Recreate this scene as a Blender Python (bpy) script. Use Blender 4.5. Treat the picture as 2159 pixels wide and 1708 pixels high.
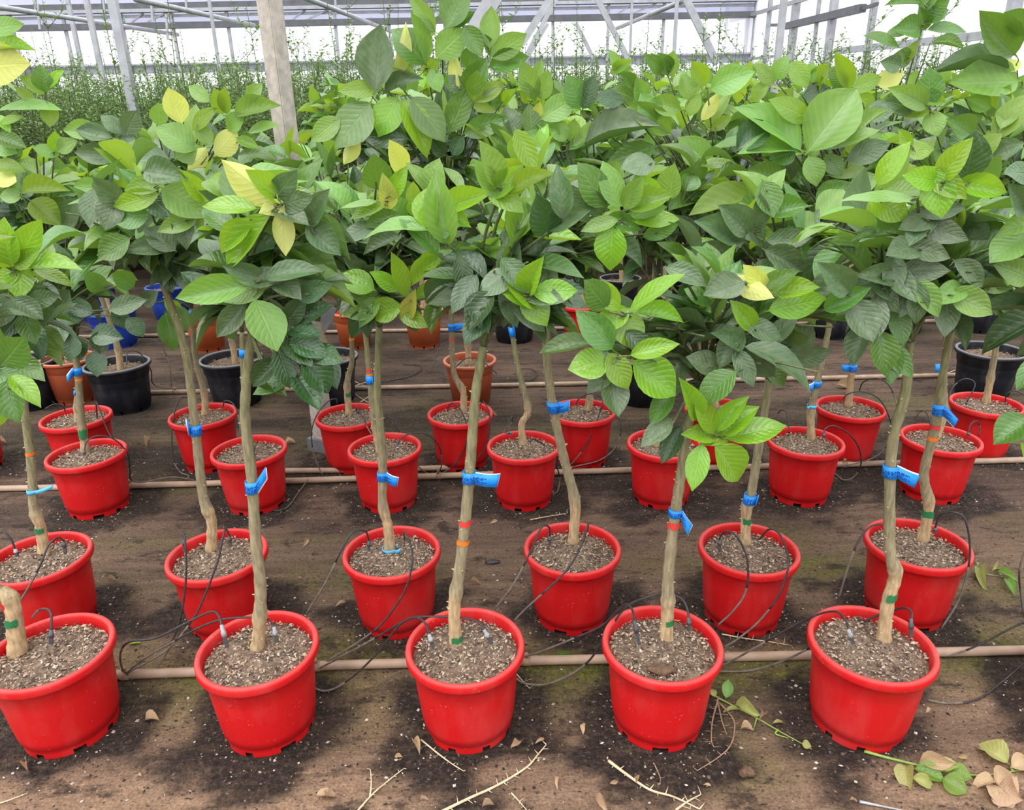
import bpy, math, random
import numpy as np
from mathutils import Vector, Matrix
random.seed(7)
for o in list(bpy.data.objects): bpy.data.objects.remove(o, do_unlink=True)
SC = bpy.context.scene
COL = SC.collection

# ------------------------------------------------------------------ camera
F, PT, RL, HC = 1509.4, .37526, -.018817, 1.3703      # focal length in pixels of 2159x1708, pitch, roll, height
cp, sp, cr, sr = math.cos(PT), math.sin(PT), math.cos(RL), math.sin(RL)
R = np.array([[cr, -sr, 0], [sr, cr, 0], [0, 0, 1]]) @ np.array([[1, 0, 0], [0, -sp, -cp], [0, cp, -sp]])
cam = bpy.data.cameras.new('camera'); camo = bpy.data.objects.new('camera', cam); COL.objects.link(camo)
cam.sensor_fit = 'HORIZONTAL'; cam.sensor_width = 36; cam.lens = F / 2159 * 36
cam.clip_start = .05; cam.clip_end = 300
m = Matrix.Identity(4)
for i in range(3):
    m[i][0] = R[0][i]; m[i][1] = -R[1][i]; m[i][2] = -R[2][i]
m[2][3] = HC
camo.matrix_world = m
SC.camera = camo

# ------------------------------------------------------------------ sky, light, exposure
world = bpy.data.worlds.new('overcast_sky'); SC.world = world; world.use_nodes = True
wn = world.node_tree.nodes; wl = world.node_tree.links; wn.clear()
wo = wn.new('ShaderNodeOutputWorld'); wb = wn.new('ShaderNodeBackground')
tc = wn.new('ShaderNodeTexCoord'); sx = wn.new('ShaderNodeSeparateXYZ'); rp = wn.new('ShaderNodeValToRGB')
wl.new(tc.outputs['Generated'], sx.inputs[0]); wl.new(sx.outputs['Z'], rp.inputs[0])
rp.color_ramp.elements[0].position = 0.0; rp.color_ramp.elements[0].color = (.71, .725, .75, 1)
rp.color_ramp.elements[1].position = 1.0; rp.color_ramp.elements[1].color = (1.1, 1.1, 1.1, 1)
wl.new(rp.outputs[0], wb.inputs[0]); wl.new(wb.outputs[0], wo.inputs[0])
wb.inputs[1].default_value = 1.75
sun = bpy.data.lights.new('sun', 'SUN'); suno = bpy.data.objects.new('sun', sun); COL.objects.link(suno)
sun.energy = 2.3; sun.angle = math.radians(50); sun.color = (1, .97, .92)
suno.rotation_euler = (math.radians(27), 0, math.radians(-28))
SC.view_settings.view_transform = 'Standard'
try: SC.view_settings.look = 'None'
except Exception: pass
SC.view_settings.gamma = 1; SC.view_settings.use_curve_mapping = False
SC.view_settings.exposure = 0.62
SC.cycles.transparent_max_bounces = 24

# ------------------------------------------------------------------ helpers
def ray(x, y): return R.T @ np.array([(x - 1079.5) / F, (y - 854) / F, 1.0])
def ground(x, y, z=0.0):
    d = ray(x, y); t = (z - HC) / d[2]; return Vector((d[0] * t, d[1] * t, z))
def at(x, y, Y):
    d = ray(x, y); t = Y / d[1]; return Vector((d[0] * t, Y, HC + d[2] * t))
def atX(x, y, X):
    d = ray(x, y); t = X / d[0]; return Vector((X, d[1] * t, HC + d[2] * t))
def pxsize(p):                      # metres per pixel at a point
    c = R @ (np.array(p) - np.array([0, 0, HC])); return c[2] / F
rnd = random.uniform
def mesh(name, v, f, mat=None, smooth=True, uv=None, col=None):
    me = bpy.data.meshes.new(name); me.from_pydata([tuple(p) for p in v], [], f)
    if mat: me.materials.append(mat)
    if uv is not None:
        l = me.uv_layers.new(name='UVMap'); li = np.zeros(len(me.loops), dtype=np.int32)
        me.loops.foreach_get('vertex_index', li); l.data.foreach_set('uv', np.array(uv, dtype=np.float32)[li].ravel())
    if col is not None:
        a = me.color_attributes.new('Col', 'FLOAT_COLOR', 'POINT')
        a.data.foreach_set('color', np.array([(*c, 1) for c in col], dtype=np.float32).ravel())
    if smooth: me.polygons.foreach_set('use_smooth', [True] * len(me.polygons))
    me.update(); return me
def link(name, me, parent=None, M=None):
    o = bpy.data.objects.new(name, me); COL.objects.link(o)
    if parent is not None: o.parent = parent
    if M is not None: o.matrix_basis = M
    return o
def tag(o, label, cat, group=None, kind=None):
    o['label'] = label; o['category'] = cat
    if group: o['group'] = group
    if kind: o['kind'] = kind
    return o
def struct(o): o['kind'] = 'structure'; return o
def empty(name, loc):
    o = bpy.data.objects.new(name, None); COL.objects.link(o); o.location = loc; o.empty_display_size = .05; return o
def catmull(P, n):
    P = [Vector(p) for p in P]
    if len(P) < 3:
        return [P[0].lerp(P[1], i / n) for i in range(n + 1)]
    Q = [P[0] * 2 - P[1]] + P + [P[-1] * 2 - P[-2]]; out = []
    for i in range(1, len(Q) - 2):
        a, b, c, d = Q[i - 1:i + 3]
        for k in range(n):
            t = k / n
            out.append(.5 * ((2 * b) + (c - a) * t + (2 * a - 5 * b + 4 * c - d) * t * t + (3 * b - a - 3 * c + d) * t ** 3))
    out.append(P[-1].copy()); return out
def tube(P, rad, n=8, v=None, f=None, cap=True, col=None, cols=None, jit=0.0):
    """tube through points P with radii rad; appends to v, f"""
    if v is None: v, f = [], []
    up = Vector((0, 0, 1)); prev = None; base = len(v)
    for i, p in enumerate(P):
        t = (P[min(i + 1, len(P) - 1)] - P[max(i - 1, 0)])
        t = t.normalized() if t.length > 1e-9 else Vector((0, 0, 1))
        if prev is None:
            a = t.cross(up);
            if a.length < .05: a = t.cross(Vector((0, 1, 0)))
        else: a = prev - t * prev.dot(t)
        a.normalize(); b = t.cross(a); prev = a
        r = rad[i] if hasattr(rad, '__len__') else rad
        for k in range(n):
            w = 2 * math.pi * k / n; rr = r * (1 + (random.random() - .5) * jit)
            v.append(p + (a * math.cos(w) + b * math.sin(w)) * rr)
            if cols is not None: cols.append(col[i])
    for i in range(len(P) - 1):
        for k in range(n):
            k2 = (k + 1) % n; q = base + i * n
            f.append((q + k, q + k2, q + n + k2, q + n + k))
    if cap:
        f.append(tuple(base + k for k in range(n))[::-1]); q = base + (len(P) - 1) * n
        f.append(tuple(q + k for k in range(n)))
    return v, f
def lathe(prof, n, v=None, f=None, skip=None, phase=0.0):
    if v is None: v, f = [], []
    base = len(v)
    for (r, z) in prof:
        for k in range(n):
            w = 2 * math.pi * k / n + phase; v.append((r * math.cos(w), r * math.sin(w), z))
    for i in range(len(prof) - 1):
        for k in range(n):
            if skip and skip(i, k): continue
            k2 = (k + 1) % n; q = base + i * n
            f.append((q + k, q + k2, q + n + k2, q + n + k))
    return v, f
def box(c, s, M=None, v=None, f=None):
    if v is None: v, f = [], []
    b = len(v)
    for dz in (-1, 1):
        for dy in (-1, 1):
            for dx in (-1, 1):
                p = Vector((dx * s[0] / 2, dy * s[1] / 2, dz * s[2] / 2))
                if M: p = M @ p
                v.append(p + Vector(c))
    for q in ((0, 2, 3, 1), (4, 5, 7, 6), (0, 1, 5, 4), (2, 6, 7, 3), (0, 4, 6, 2), (1, 3, 7, 5)): f.append(tuple(b + i for i in q))
    return v, f
def beam(a, b, w, d=None, v=None, f=None):
    a, b = Vector(a), Vector(b); t = (b - a); L = t.length; t.normalize()
    s = t.cross(Vector((0, 1, 0)))
    if s.length < .2: s = t.cross(Vector((0, 0, 1)))
    s.normalize(); u = s.cross(t)
    M = Matrix((s, u, t)).transposed()
    return box((a + b) / 2, (w, d or w, L), M, v, f)

# ------------------------------------------------------------------ materials
def M_(name):
    m = bpy.data.materials.new(name); m.use_nodes = True
    nt = m.node_tree; return m, nt, nt.nodes['Principled BSDF'], nt.nodes['Material Output']
def nd(nt, t, **kw):
    n = nt.nodes.new(t)
    for k, v in kw.items():
        if isinstance(k, str) and hasattr(n, k): setattr(n, k, v)
    return n
def ramp(nt, fac, stops):
    r = nt.nodes.new('ShaderNodeValToRGB'); e = r.color_ramp.elements
    while len(e) < len(stops): e.new(.5)
    for i, (p, c) in enumerate(stops):
        e[i].position = p; e[i].color = c if len(c) == 4 else (*c, 1)
    nt.links.new(fac, r.inputs[0]); return r.outputs[0]
def noise(nt, co, scale, detail=4, rough=.55, vec=None):
    n = nt.nodes.new('ShaderNodeTexNoise'); n.inputs['Scale'].default_value = scale
    n.inputs['Detail'].default_value = detail; n.inputs['Roughness'].default_value = rough
    if co is not None: nt.links.new(co, n.inputs['Vector'])
    return n.outputs['Fac']
def mixc(nt, fac, a, b, mode='MIX'):
    n = nt.nodes.new('ShaderNodeMix'); n.data_type = 'RGBA'; n.blend_type = mode
    for s, x in ((n.inputs[0], fac), (n.inputs[6], a), (n.inputs[7], b)):
        if hasattr(x, 'is_linked') or hasattr(x, 'links'): nt.links.new(x, s)
        elif isinstance(x, (int, float)): s.default_value = x
        else: s.default_value = (*x, 1) if len(x) == 3 else x
    return n.outputs[2]
def math_(nt, op, a, b=None, c=None):
    n = nt.nodes.new('ShaderNodeMath'); n.operation = op
    for i, x in enumerate((a, b, c)):
        if x is None: continue
        if isinstance(x, (int, float)): n.inputs[i].default_value = x
        else: nt.links.new(x, n.inputs[i])
    return n.outputs[0]
def mapping(nt, co, scale):
    n = nt.nodes.new('ShaderNodeMapping'); nt.links.new(co, n.inputs[0]); n.inputs['Scale'].default_value = scale; return n.outputs[0]
def bump(nt, h, bs, strength=.3, dist=.01):
    b = nt.nodes.new('ShaderNodeBump'); b.inputs['Strength'].default_value = strength; b.inputs['Distance'].default_value = dist
    nt.links.new(h, b.inputs['Height']); nt.links.new(b.outputs[0], bs.inputs['Normal'])
def objco(nt): return nt.nodes.new('ShaderNodeTexCoord').outputs['Object']
def orand(nt): return nt.nodes.new('ShaderNodeObjectInfo').outputs['Random']

def plain(name, c, rough=.6, var=.12, scale=30, spec=.4, metal=0, bmp=0):
    m, nt, b, out = M_(name); n = noise(nt, objco(nt), scale)
    dk = tuple(x * (1 - var) for x in c); lt = tuple(min(1, x * (1 + var)) for x in c)
    nt.links.new(ramp(nt, n, [(.3, dk), (.7, lt)]), b.inputs['Base Color'])
    b.inputs['Roughness'].default_value = rough; b.inputs['Specular IOR Level'].default_value = spec; b.inputs['Metallic'].default_value = metal
    if bmp: bump(nt, n, b, bmp, .003)
    return m
def plastic(name, c, rough=.42, dust=(.55, .45, .4), dustamt=.12):
    m, nt, b, out = M_(name); co = objco(nt)
    n1 = noise(nt, co, 9, 5); spots = noise(nt, co, 190, 2)
    base = ramp(nt, n1, [(.3, tuple(x * .93 for x in c)), (.7, c)])
    sf = ramp(nt, spots, [(.70, (0, 0, 0)), (.76, (1, 1, 1))])
    geo = nt.nodes.new('ShaderNodeNewGeometry'); sep = nt.nodes.new('ShaderNodeSeparateXYZ'); nt.links.new(geo.outputs['Normal'], sep.inputs[0])
    upf = ramp(nt, sep.outputs['Z'], [(.3, (0, 0, 0)), (1, (1, 1, 1))])
    low = noise(nt, mapping(nt, co, (14, 14, 5)), 1.0, 5)
    lowf = ramp(nt, low, [(.5, (0, 0, 0)), (.85, (.3, .3, .3))])
    c1 = mixc(nt, math_(nt, 'MULTIPLY', sf, .55), base, dust)
    c2 = mixc(nt, math_(nt, 'MULTIPLY', upf, dustamt), c1, dust)        # settled dust on the rim
    c3 = mixc(nt, math_(nt, 'MULTIPLY', lowf, .35), c2, dust)
    nt.links.new(c3, b.inputs['Base Color']); b.inputs['Roughness'].default_value = rough
    b.inputs['Specular IOR Level'].default_value = .25
    bump(nt, noise(nt, co, 60, 3), b, .05, .002)
    return m
MAT = {}
MAT['red'] = plastic('red_plastic', (.565, .0085, .0105), .48, (.60, .34, .30), .16)
MAT['terra'] = plastic('terracotta_plastic', (.42, .085, .032), .5, (.55, .4, .33), .45)
MAT['orange'] = plastic('orange_plastic', (.56, .115, .035), .5, (.6, .42, .33), .3)
MAT['black'] = plastic('black_plastic', (.012, .013, .018), .5, (.42, .41, .42), .5)
MAT['blue'] = plastic('blue_plastic', (.012, .05, .36), .45, (.35, .38, .5), .4)
MAT['tube'] = plain('tube_plastic', (.035, .032, .032), .45, .35, 60)
MAT['tubedust'] = plain('dusty_tube_plastic', (.135, .11, .09), .6, .4, 40)
MAT['pipe'] = plain('brown_pipe_plastic', (.36, .255, .18), .55, .22, 14)
MAT['stake'] = plain('dripper_plastic', (.07, .075, .08), .3, .3, 80)
MAT['stakeclear'] = plain('grey_dripper_plastic', (.3, .31, .32), .3, .3, 80)
MAT['tagblue'] = plain('blue_tag', (.012, .27, .83), .38, .06, 40)
MAT['tapeblue'] = plain('light_blue_tape', (.09, .46, .78), .4, .08, 40)
MAT['tagwhite'] = plain('white_tag_back', (.86, .88, .9), .5, .03, 40)
MAT['ink'] = plain('tag_ink', (.006, .05, .30), .5, .05, 40)
MAT['pred'] = plain('red_paint', (.66, .05, .04), .5, .2, 300)
MAT['porange'] = plain('orange_paint', (.80, .19, .02), .5, .2, 300)
MAT['pgreen'] = plain('green_paint', (.02, .17, .06), .5, .2, 300)
MAT['steel'] = plain('galvanised_steel', (.36, .37, .39), .45, .18, 8, .5, .35)
MAT['steeldark'] = plain('grey_gutter_steel', (.10, .105, .115), .5, .2, 6, .5, .2)
MAT['concrete'] = plain('concrete', (.43, .38, .335), .85, .22, 34, .3, 0, .25)
MAT['greyboard'] = plain('grey_board', (.17, .175, .185), .5, .2, 20)
MAT['drytwig'] = plain('dry_twig', (.60, .47, .30), .7, .25, 60)
MAT['browntwig'] = plain('brown_twig', (.30, .19, .12), .7, .3, 60)
MAT['clod'] = plain('brown_fibre', (.13, .08, .05), .9, .4, 90, .2, 0, .6)
MAT['greentwig'] = plain('green_twig', (.20, .30, .06), .55, .25, 60)
MAT['stem'] = plain('branch_bark', (.10, .125, .045), .6, .35, 90)
MAT['chip'] = None

def vcol_mat(name, rough=.75, streak=True, var=.48, spec=.3):
    m, nt, b, out = M_(name); at_ = nt.nodes.new('ShaderNodeVertexColor'); at_.layer_name = 'Col'
    co = objco(nt)
    n = noise(nt, mapping(nt, co, (140, 140, 28)) if streak else mapping(nt, co, (60, 60, 60)), 1.0, 5)
    k = ramp(nt, n, [(.25, (1 - var,) * 3), (.75, (1 + var * .6,) * 3)])
    nt.links.new(mixc(nt, 1.0, at_.outputs[0], k, 'MULTIPLY'), b.inputs['Base Color'])
    b.inputs['Roughness'].default_value = rough; b.inputs['Specular IOR Level'].default_value = spec
    if streak: bump(nt, n, b, .35, .003)
    return m
MAT['bark'] = vcol_mat('trunk_bark')
MAT['chip'] = vcol_mat('soil_chips', .85, False, .2, .2)

def soil_mat():
    m, nt, b, out = M_('potting_soil'); co = objco(nt)
    n1 = noise(nt, co, 60, 6, .7); n2 = noise(nt, co, 11, 3)
    a = ramp(nt, n1, [(.3, (.045, .030, .021)), (.5, (.155, .105, .073)), (.7, (.35, .255, .185))])
    nt.links.new(mixc(nt, math_(nt, 'MULTIPLY', n2, .5), a, (.25, .182, .135)), b.inputs['Base Color'])
    b.inputs['Roughness'].default_value = .95; b.inputs['Specular IOR Level'].default_value = .15
    bump(nt, n1, b, .8, .008); return m
MAT['soil'] = soil_mat()

def leaf_mat(name, top, under, trans, rough=.26, dust=0.0, vein=.35, tr=.28, spec=.75):
    m, nt, b, out = M_(name); L = nt.links
    uv = nt.nodes.new('ShaderNodeUVMap'); uv.uv_map = 'UVMap'; sep = nt.nodes.new('ShaderNodeSeparateXYZ'); L.new(uv.outputs[0], sep.inputs[0])
    across = math_(nt, 'ABSOLUTE', math_(nt, 'SUBTRACT', sep.outputs[0], .5))
    rib = ramp(nt, across, [(.012, (1, 1, 1)), (.035, (0, 0, 0))])
    ph = math_(nt, 'SUBTRACT', math_(nt, 'MULTIPLY', sep.outputs[1], 9.0), math_(nt, 'MULTIPLY', across, 5.0))
    saw = math_(nt, 'ABSOLUTE', math_(nt, 'SUBTRACT', math_(nt, 'FRACT', ph), .5))
    side = ramp(nt, saw, [(.0, (1, 1, 1)), (.30, (0, 0, 0))])
    veins = math_(nt, 'MAXIMUM', rib, math_(nt, 'MULTIPLY', side, .45))
    rn = orand(nt)
    add = nt.nodes.new('ShaderNodeVectorMath'); add.operation = 'ADD'
    cmb = nt.nodes.new('ShaderNodeCombineXYZ'); L.new(math_(nt, 'MULTIPLY', rn, 37.0), cmb.inputs[0]); L.new(math_(nt, 'MULTIPLY', rn, 91.0), cmb.inputs[2])
    L.new(uv.outputs[0], add.inputs[0]); L.new(cmb.outputs[0], add.inputs[1])
    n1 = noise(nt, add.outputs[0], 3.0, 3)
    hsv = nt.nodes.new('ShaderNodeHueSaturation')
    L.new(math_(nt, 'MULTIPLY_ADD', rn, .035, .4825), hsv.inputs['Hue'])
    L.new(math_(nt, 'MULTIPLY_ADD', rn, .30, .84), hsv.inputs['Value'])
    L.new(ramp(nt, n1, [(.3, tuple(x * .82 for x in top)), (.7, top)]), hsv.inputs['Color'])
    c = mixc(nt, math_(nt, 'MULTIPLY', veins, vein), hsv.outputs[0], tuple(min(1, x * 1.5 + .05) for x in top))
    if dust:
        n2 = noise(nt, add.outputs[0], 4.5, 4, .6); n3 = noise(nt, add.outputs[0], 30.0, 2)
        d1 = ramp(nt, n2, [(.42, (0, 0, 0)), (.75, (.6, .6, .6))]); d2 = ramp(nt, n3, [(.68, (0, 0, 0)), (.73, (.7, .7, .7))])
        c = mixc(nt, math_(nt, 'MULTIPLY', math_(nt, 'MAXIMUM', d1, d2), dust), c, (.50, .51, .39))
    geo = nt.nodes.new('ShaderNodeNewGeometry')
    c2 = mixc(nt, geo.outputs['Backfacing'], c, under)
    L.new(c2, b.inputs['Base Color'])
    L.new(math_(nt, 'MULTIPLY_ADD', geo.outputs['Backfacing'], .3, rough), b.inputs['Roughness'])
    b.inputs['Specular IOR Level'].default_value = spec
    h = math_(nt, 'SUBTRACT', math_(nt, 'MULTIPLY', n1, 1.0), math_(nt, 'MULTIPLY', veins, .26))
    bump(nt, h, b, .5, .006)
    t = nt.nodes.new('ShaderNodeBsdfTranslucent'); t.inputs[0].default_value = (*trans, 1)
    mx = nt.nodes.new('ShaderNodeMixShader'); mx.inputs[0].default_value = tr
    L.new(b.outputs[0], mx.inputs[1]); L.new(t.outputs[0], mx.inputs[2]); L.new(mx.outputs[0], out.inputs[0])
    return m
LM = dict(
    y=leaf_mat('pale_yellow_leaf', (.52, .56, .10), (.62, .66, .20), (.66, .70, .10), .38, 0, .3, .35),
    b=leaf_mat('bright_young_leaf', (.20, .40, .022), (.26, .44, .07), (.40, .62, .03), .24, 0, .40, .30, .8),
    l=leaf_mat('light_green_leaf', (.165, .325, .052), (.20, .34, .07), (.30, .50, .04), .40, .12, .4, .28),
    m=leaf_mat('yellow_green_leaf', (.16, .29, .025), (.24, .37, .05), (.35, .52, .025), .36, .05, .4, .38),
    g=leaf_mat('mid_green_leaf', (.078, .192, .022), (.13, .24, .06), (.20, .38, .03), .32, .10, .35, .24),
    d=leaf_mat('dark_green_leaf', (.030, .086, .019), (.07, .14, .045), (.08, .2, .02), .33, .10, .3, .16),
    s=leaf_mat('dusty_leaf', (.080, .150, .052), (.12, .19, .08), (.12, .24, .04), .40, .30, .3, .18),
    r=leaf_mat('dry_curled_leaf', (.46, .30, .17), (.52, .38, .24), (.5, .33, .15), .7, .25, .3, .15),
    w=leaf_mat('wilted_leaf', (.36, .36, .10), (.46, .44, .18), (.42, .42, .10), .6, .15, .3, .2),
)
# ------------------------------------------------------------------ the place: pots first as positions, for the ground
ROW1 = {'1a': (-1.105, 1.37), '1b': (-.61, 1.364), '1c': (-.121, 1.361), '1d': (.342, 1.356), '1e': (.827, 1.342), '1f': (1.405, 1.35)}
ROW2 = {'2a': (-1.375, 1.77), '2b': (-.858, 1.768), '2c': (-.354, 1.766), '2d': (.166, 1.768), '2e': (.668, 1.748), '2f': (1.155, 1.756)}
ROW3 = {'3a': (-1.622, 2.477), '3b': (-1.006, 2.484), '3c': (-.488, 2.481), '3d': (.041, 2.476), '3e': (.575, 2.472), '3f': (1.11, 2.468), '3g': (1.624, 2.469)}
ROW4 = {'4z': (-2.37, 2.85), '4a': (-1.87, 2.85), '4b': (-1.326, 2.851), '4c': (-.693, 2.814), '4d': (-.22, 2.815), '4e': (.299, 2.813), '4f': (.87, 2.80), '4g': (1.429, 2.799), '4h': (2.01, 2.81)}
POTS = {**ROW1, **ROW2, **ROW3, **ROW4}

def vnoise(x, y, seed):
    r = np.random.RandomState(seed); T = r.rand(64, 64)
    xi = np.floor(x).astype(int); yi = np.floor(y).astype(int); fx = x - xi; fy = y - yi
    fx = fx * fx * (3 - 2 * fx); fy = fy * fy * (3 - 2 * fy)
    g = lambda i, j: T[i % 64, j % 64]
    return (g(xi, yi) * (1 - fx) + g(xi + 1, yi) * fx) * (1 - fy) + (g(xi, yi + 1) * (1 - fx) + g(xi + 1, yi + 1) * fx) * fy
def gheight(x, y):
    x = np.asarray(x, float); y = np.asarray(y, float)
    warp = y + .06 * vnoise(x * 1.3, y * 1.3, 3)
    h = .010 * (vnoise(x * 1.2 + 9, warp * 16, 5) - .5) + .006 * (vnoise(x * 4, y * 13, 6) - .5) + .003 * (vnoise(x * 22, y * 30, 7) - .5)
    flat = np.ones_like(h)
    for (px_, py_) in POTS.values():
        d = np.hypot(x - px_, y - py_); flat = np.minimum(flat, np.clip((d - .10) / .12, 0.08, 1))
    return h * flat - .001
xs = np.arange(-6.6, 6.6, .036); ys = np.concatenate([np.arange(.30, 3.2, .020), np.arange(3.2, 9.0, .06)])
GX, GY = np.meshgrid(xs, ys); GZ = gheight(GX, GY)
dm = np.full(GX.shape, 9.0)
for (px_, py_) in POTS.values():
    a = np.hypot((GX - px_), (GY - py_) * 1.15); dm = np.minimum(dm, a)
edge = dm + .16 * (vnoise(GX * 7, GY * 9, 21) - .5) + .08 * (vnoise(GX * 23, GY * 27, 22) - .5)
soilm = np.clip((.235 - edge) / .04, 0, 1)
band3 = np.clip((GY - 2.0) / .5, 0, 1) * np.clip(vnoise(GX * 3, GY * 7, 31) * 1.7 - .35, 0, 1)
soilm = np.maximum(soilm, band3 * .85)
moss = np.exp(-((GY - 1.55) / .14) ** 2) + .7 * np.exp(-((GY - 1.98) / .1) ** 2) * vnoise(GX * 2, GY * 2, 8) + .35 * np.exp(-((GY - 3.15) / .2) ** 2)
moss = np.clip(moss * (vnoise(GX * 3.1, GY * 6, 41) * 2.3 - .1), 0, 1)
moss = np.maximum(moss, np.clip((vnoise(GX * 2.2 + 5, GY * 5, 44) - .72) * 2.2, 0, .6))
tan_ = np.clip(1.25 - (GY - .8) * .75, 0, 1) * np.clip(vnoise(GX * 1.7, GY * 7, 51) * 1.6 - .2, 0, 1)
nx, ny = len(xs), len(ys)
V = np.stack([GX, GY, GZ], -1).reshape(-1, 3)
idx = np.arange(nx * ny).reshape(ny, nx)
Q = np.stack([idx[:-1, :-1], idx[:-1, 1:], idx[1:, 1:], idx[1:, :-1]], -1).reshape(-1, 4)
gc = np.stack([soilm, moss, tan_], -1).reshape(-1, 3)
b0 = len(V); far = [(-60, -30, -.03), (60, -30, -.03), (60, 70, -.03), (-60, 70, -.03)]
V = np.concatenate([V, np.array(far)]); gc = np.concatenate([gc, np.array([[.4, .1, .3]] * 4)])
me = bpy.data.meshes.new('floor'); me.from_pydata(V.tolist(), [], Q.tolist() + [[b0, b0 + 1, b0 + 2, b0 + 3]])
ca = me.color_attributes.new('Col', 'FLOAT_COLOR', 'POINT')
ca.data.foreach_set('color', np.concatenate([gc, np.ones((len(gc), 1))], 1).astype(np.float32).ravel())
me.polygons.foreach_set('use_smooth', [True] * len(me.polygons))
def ground_mat():
    m, nt, b, out = M_('soil_covered_ground_sheet'); L = nt.links; co = objco(nt)
    vc = nt.nodes.new('ShaderNodeVertexColor'); vc.layer_name = 'Col'; sep = nt.nodes.new('ShaderNodeSeparateColor'); L.new(vc.outputs[0], sep.inputs[0])
    str_ = noise(nt, mapping(nt, co, (3, 26, 1)), 1.0, 6, .6); fine = noise(nt, co, 75, 5, .65); mid = noise(nt, mapping(nt, co, (9, 22, 1)), 1, 5, .6)
    spk = noise(nt, mapping(nt, co, (60, 110, 60)), 1.0, 3, .5)
    base = ramp(nt, str_, [(.28, (.060, .040, .028)), (.5, (.115, .074, .052)), (.72, (.165, .110, .076))])
    tan = ramp(nt, mid, [(.3, (.17, .108, .068)), (.7, (.27, .175, .112))])
    c = mixc(nt, sep.outputs[2], base, tan)
    mossc = ramp(nt, fine, [(.3, (.040, .042, .010)), (.6, (.115, .118, .020)), (.8, (.19, .21, .03))])
    c = mixc(nt, math_(nt, 'MULTIPLY', math_(nt, 'MULTIPLY', sep.outputs[1], 1.0), ramp(nt, mid, [(.3, (.25,) * 3), (.6, (1,) * 3)])), c, mossc)
    soil = ramp(nt, fine, [(.3, (.014, .010, .008)), (.55, (.045, .032, .025)), (.75, (.13, .095, .075))])
    sf = math_(nt, 'MULTIPLY', sep.outputs[0], ramp(nt, mid, [(.25, (.35,) * 3), (.5, (1,) * 3)]))
    c = mixc(nt, sf, c, soil)
    blot = noise(nt, mapping(nt, co, (7, 13, 1)), 1.0, 6, .7)
    c = mixc(nt, ramp(nt, blot, [(.36, (.85,) * 3), (.46, (0,) * 3)]), c, (.028, .020, .015))
    c = mixc(nt, ramp(nt, spk, [(.30, (.85,) * 3), (.38, (0,) * 3)]), c, (.022, .016, .013))
    c = mixc(nt, 1.0, c, ramp(nt, noise(nt, co, 160, 4, .7), [(.3, (.55,) * 3), (.5, (.95,) * 3), (.72, (1.45,) * 3)]), 'MULTIPLY')
    L.new(c, b.inputs['Base Color']); b.inputs['Roughness'].default_value = .88; b.inputs['Specular IOR Level'].default_value = .2
    h = math_(nt, 'ADD', math_(nt, 'MULTIPLY', fine, math_(nt, 'MULTIPLY_ADD', sep.outputs[0], .9, .35)), math_(nt, 'MULTIPLY', str_, .8))
    bump(nt, h, b, 1.0, .014); return m
me.materials.append(ground_mat()); me.update()
floor = struct(link('floor', me))

# ------------------------------------------------------------------ greenhouse shell
def film_mat(name, tint, transp):
    m, nt, b, out = M_(name); nt.nodes.remove(b); L = nt.links
    t = nt.nodes.new('ShaderNodeBsdfTransparent'); d = nt.nodes.new('ShaderNodeBsdfTranslucent'); g = nt.nodes.new('ShaderNodeBsdfDiffuse')
    co = objco(nt); n = noise(nt, mapping(nt, co, (.6, .6, 1.5)), 1.0, 5)
    t.inputs[0].default_value = (*tint, 1)
    L.new(ramp(nt, n, [(.3, tuple(x * .93 for x in tint)), (.7, tint)]), d.inputs[0]); g.inputs[0].default_value = (*tint, 1)
    m1 = nt.nodes.new('ShaderNodeMixShader'); m1.inputs[0].default_value = .25; L.new(d.outputs[0], m1.inputs[1]); L.new(g.outputs[0], m1.inputs[2])
    m2 = nt.nodes.new('ShaderNodeMixShader'); m2.inputs[0].default_value = transp; L.new(m1.outputs[0], m2.inputs[1]); L.new(t.outputs[0], m2.inputs[2])
    L.new(m2.outputs[0], out.inputs[0]); return m
MAT['film'] = film_mat('greenhouse_film', (.97, .975, 1.0), .62)
MAT['filmblue'] = film_mat('greenhouse_film_weathered', (.72, .73, .83), .45)
MAT['roof'] = film_mat('roof_film', (.97, .975, .99), .80)
MAT['skirt'] = plain('grey_skirt_film', (.30, .31, .37), .6, .1, 3)

YB, XR, XL = 16.0, 4.95, -11.0
def pole(name, a, b, w, mat, parent, d=None):
    v, f = beam(a, b, w, d); return link(name, mesh(name, v, f, mat, False), parent)
def quad(name, pts, mat, parent, t=.012):
    n = (Vector(pts[1]) - Vector(pts[0])).cross(Vector(pts[3]) - Vector(pts[0])).normalized() * t
    v = [Vector(p) for p in pts] + [Vector(p) + n for p in pts]
    f = [(0, 3, 2, 1), (4, 5, 6, 7), (0, 1, 5, 4), (1, 2, 6, 5), (2, 3, 7, 6), (3, 0, 4, 7)]
    return link(name, mesh(name, v, f, mat, False), parent)
wall_back = struct(empty('wall_back', (0, 0, 0)))
px_posts = [40, 150, 270, 375, 490, 605, 713, 825, 940, 1052, 1165, 1280, 1395]
xp = [at(x, 100, YB).x for x in px_posts]; st = xp[1] - xp[0]
while xp[0] > XL: xp.insert(0, xp[0] - st)
xp = [x for x in xp if x < XR - .3] + [XR]
zg0, zg1 = at(600, 23, YB).z, at(600, 3, YB).z      # upper gutter
zb0, zb1 = at(600, 57, YB).z, at(600, 44, YB).z     # lower beam
zs0, zs1 = at(600, 150, YB).z, at(600, 131, YB).z   # grey band
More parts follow.
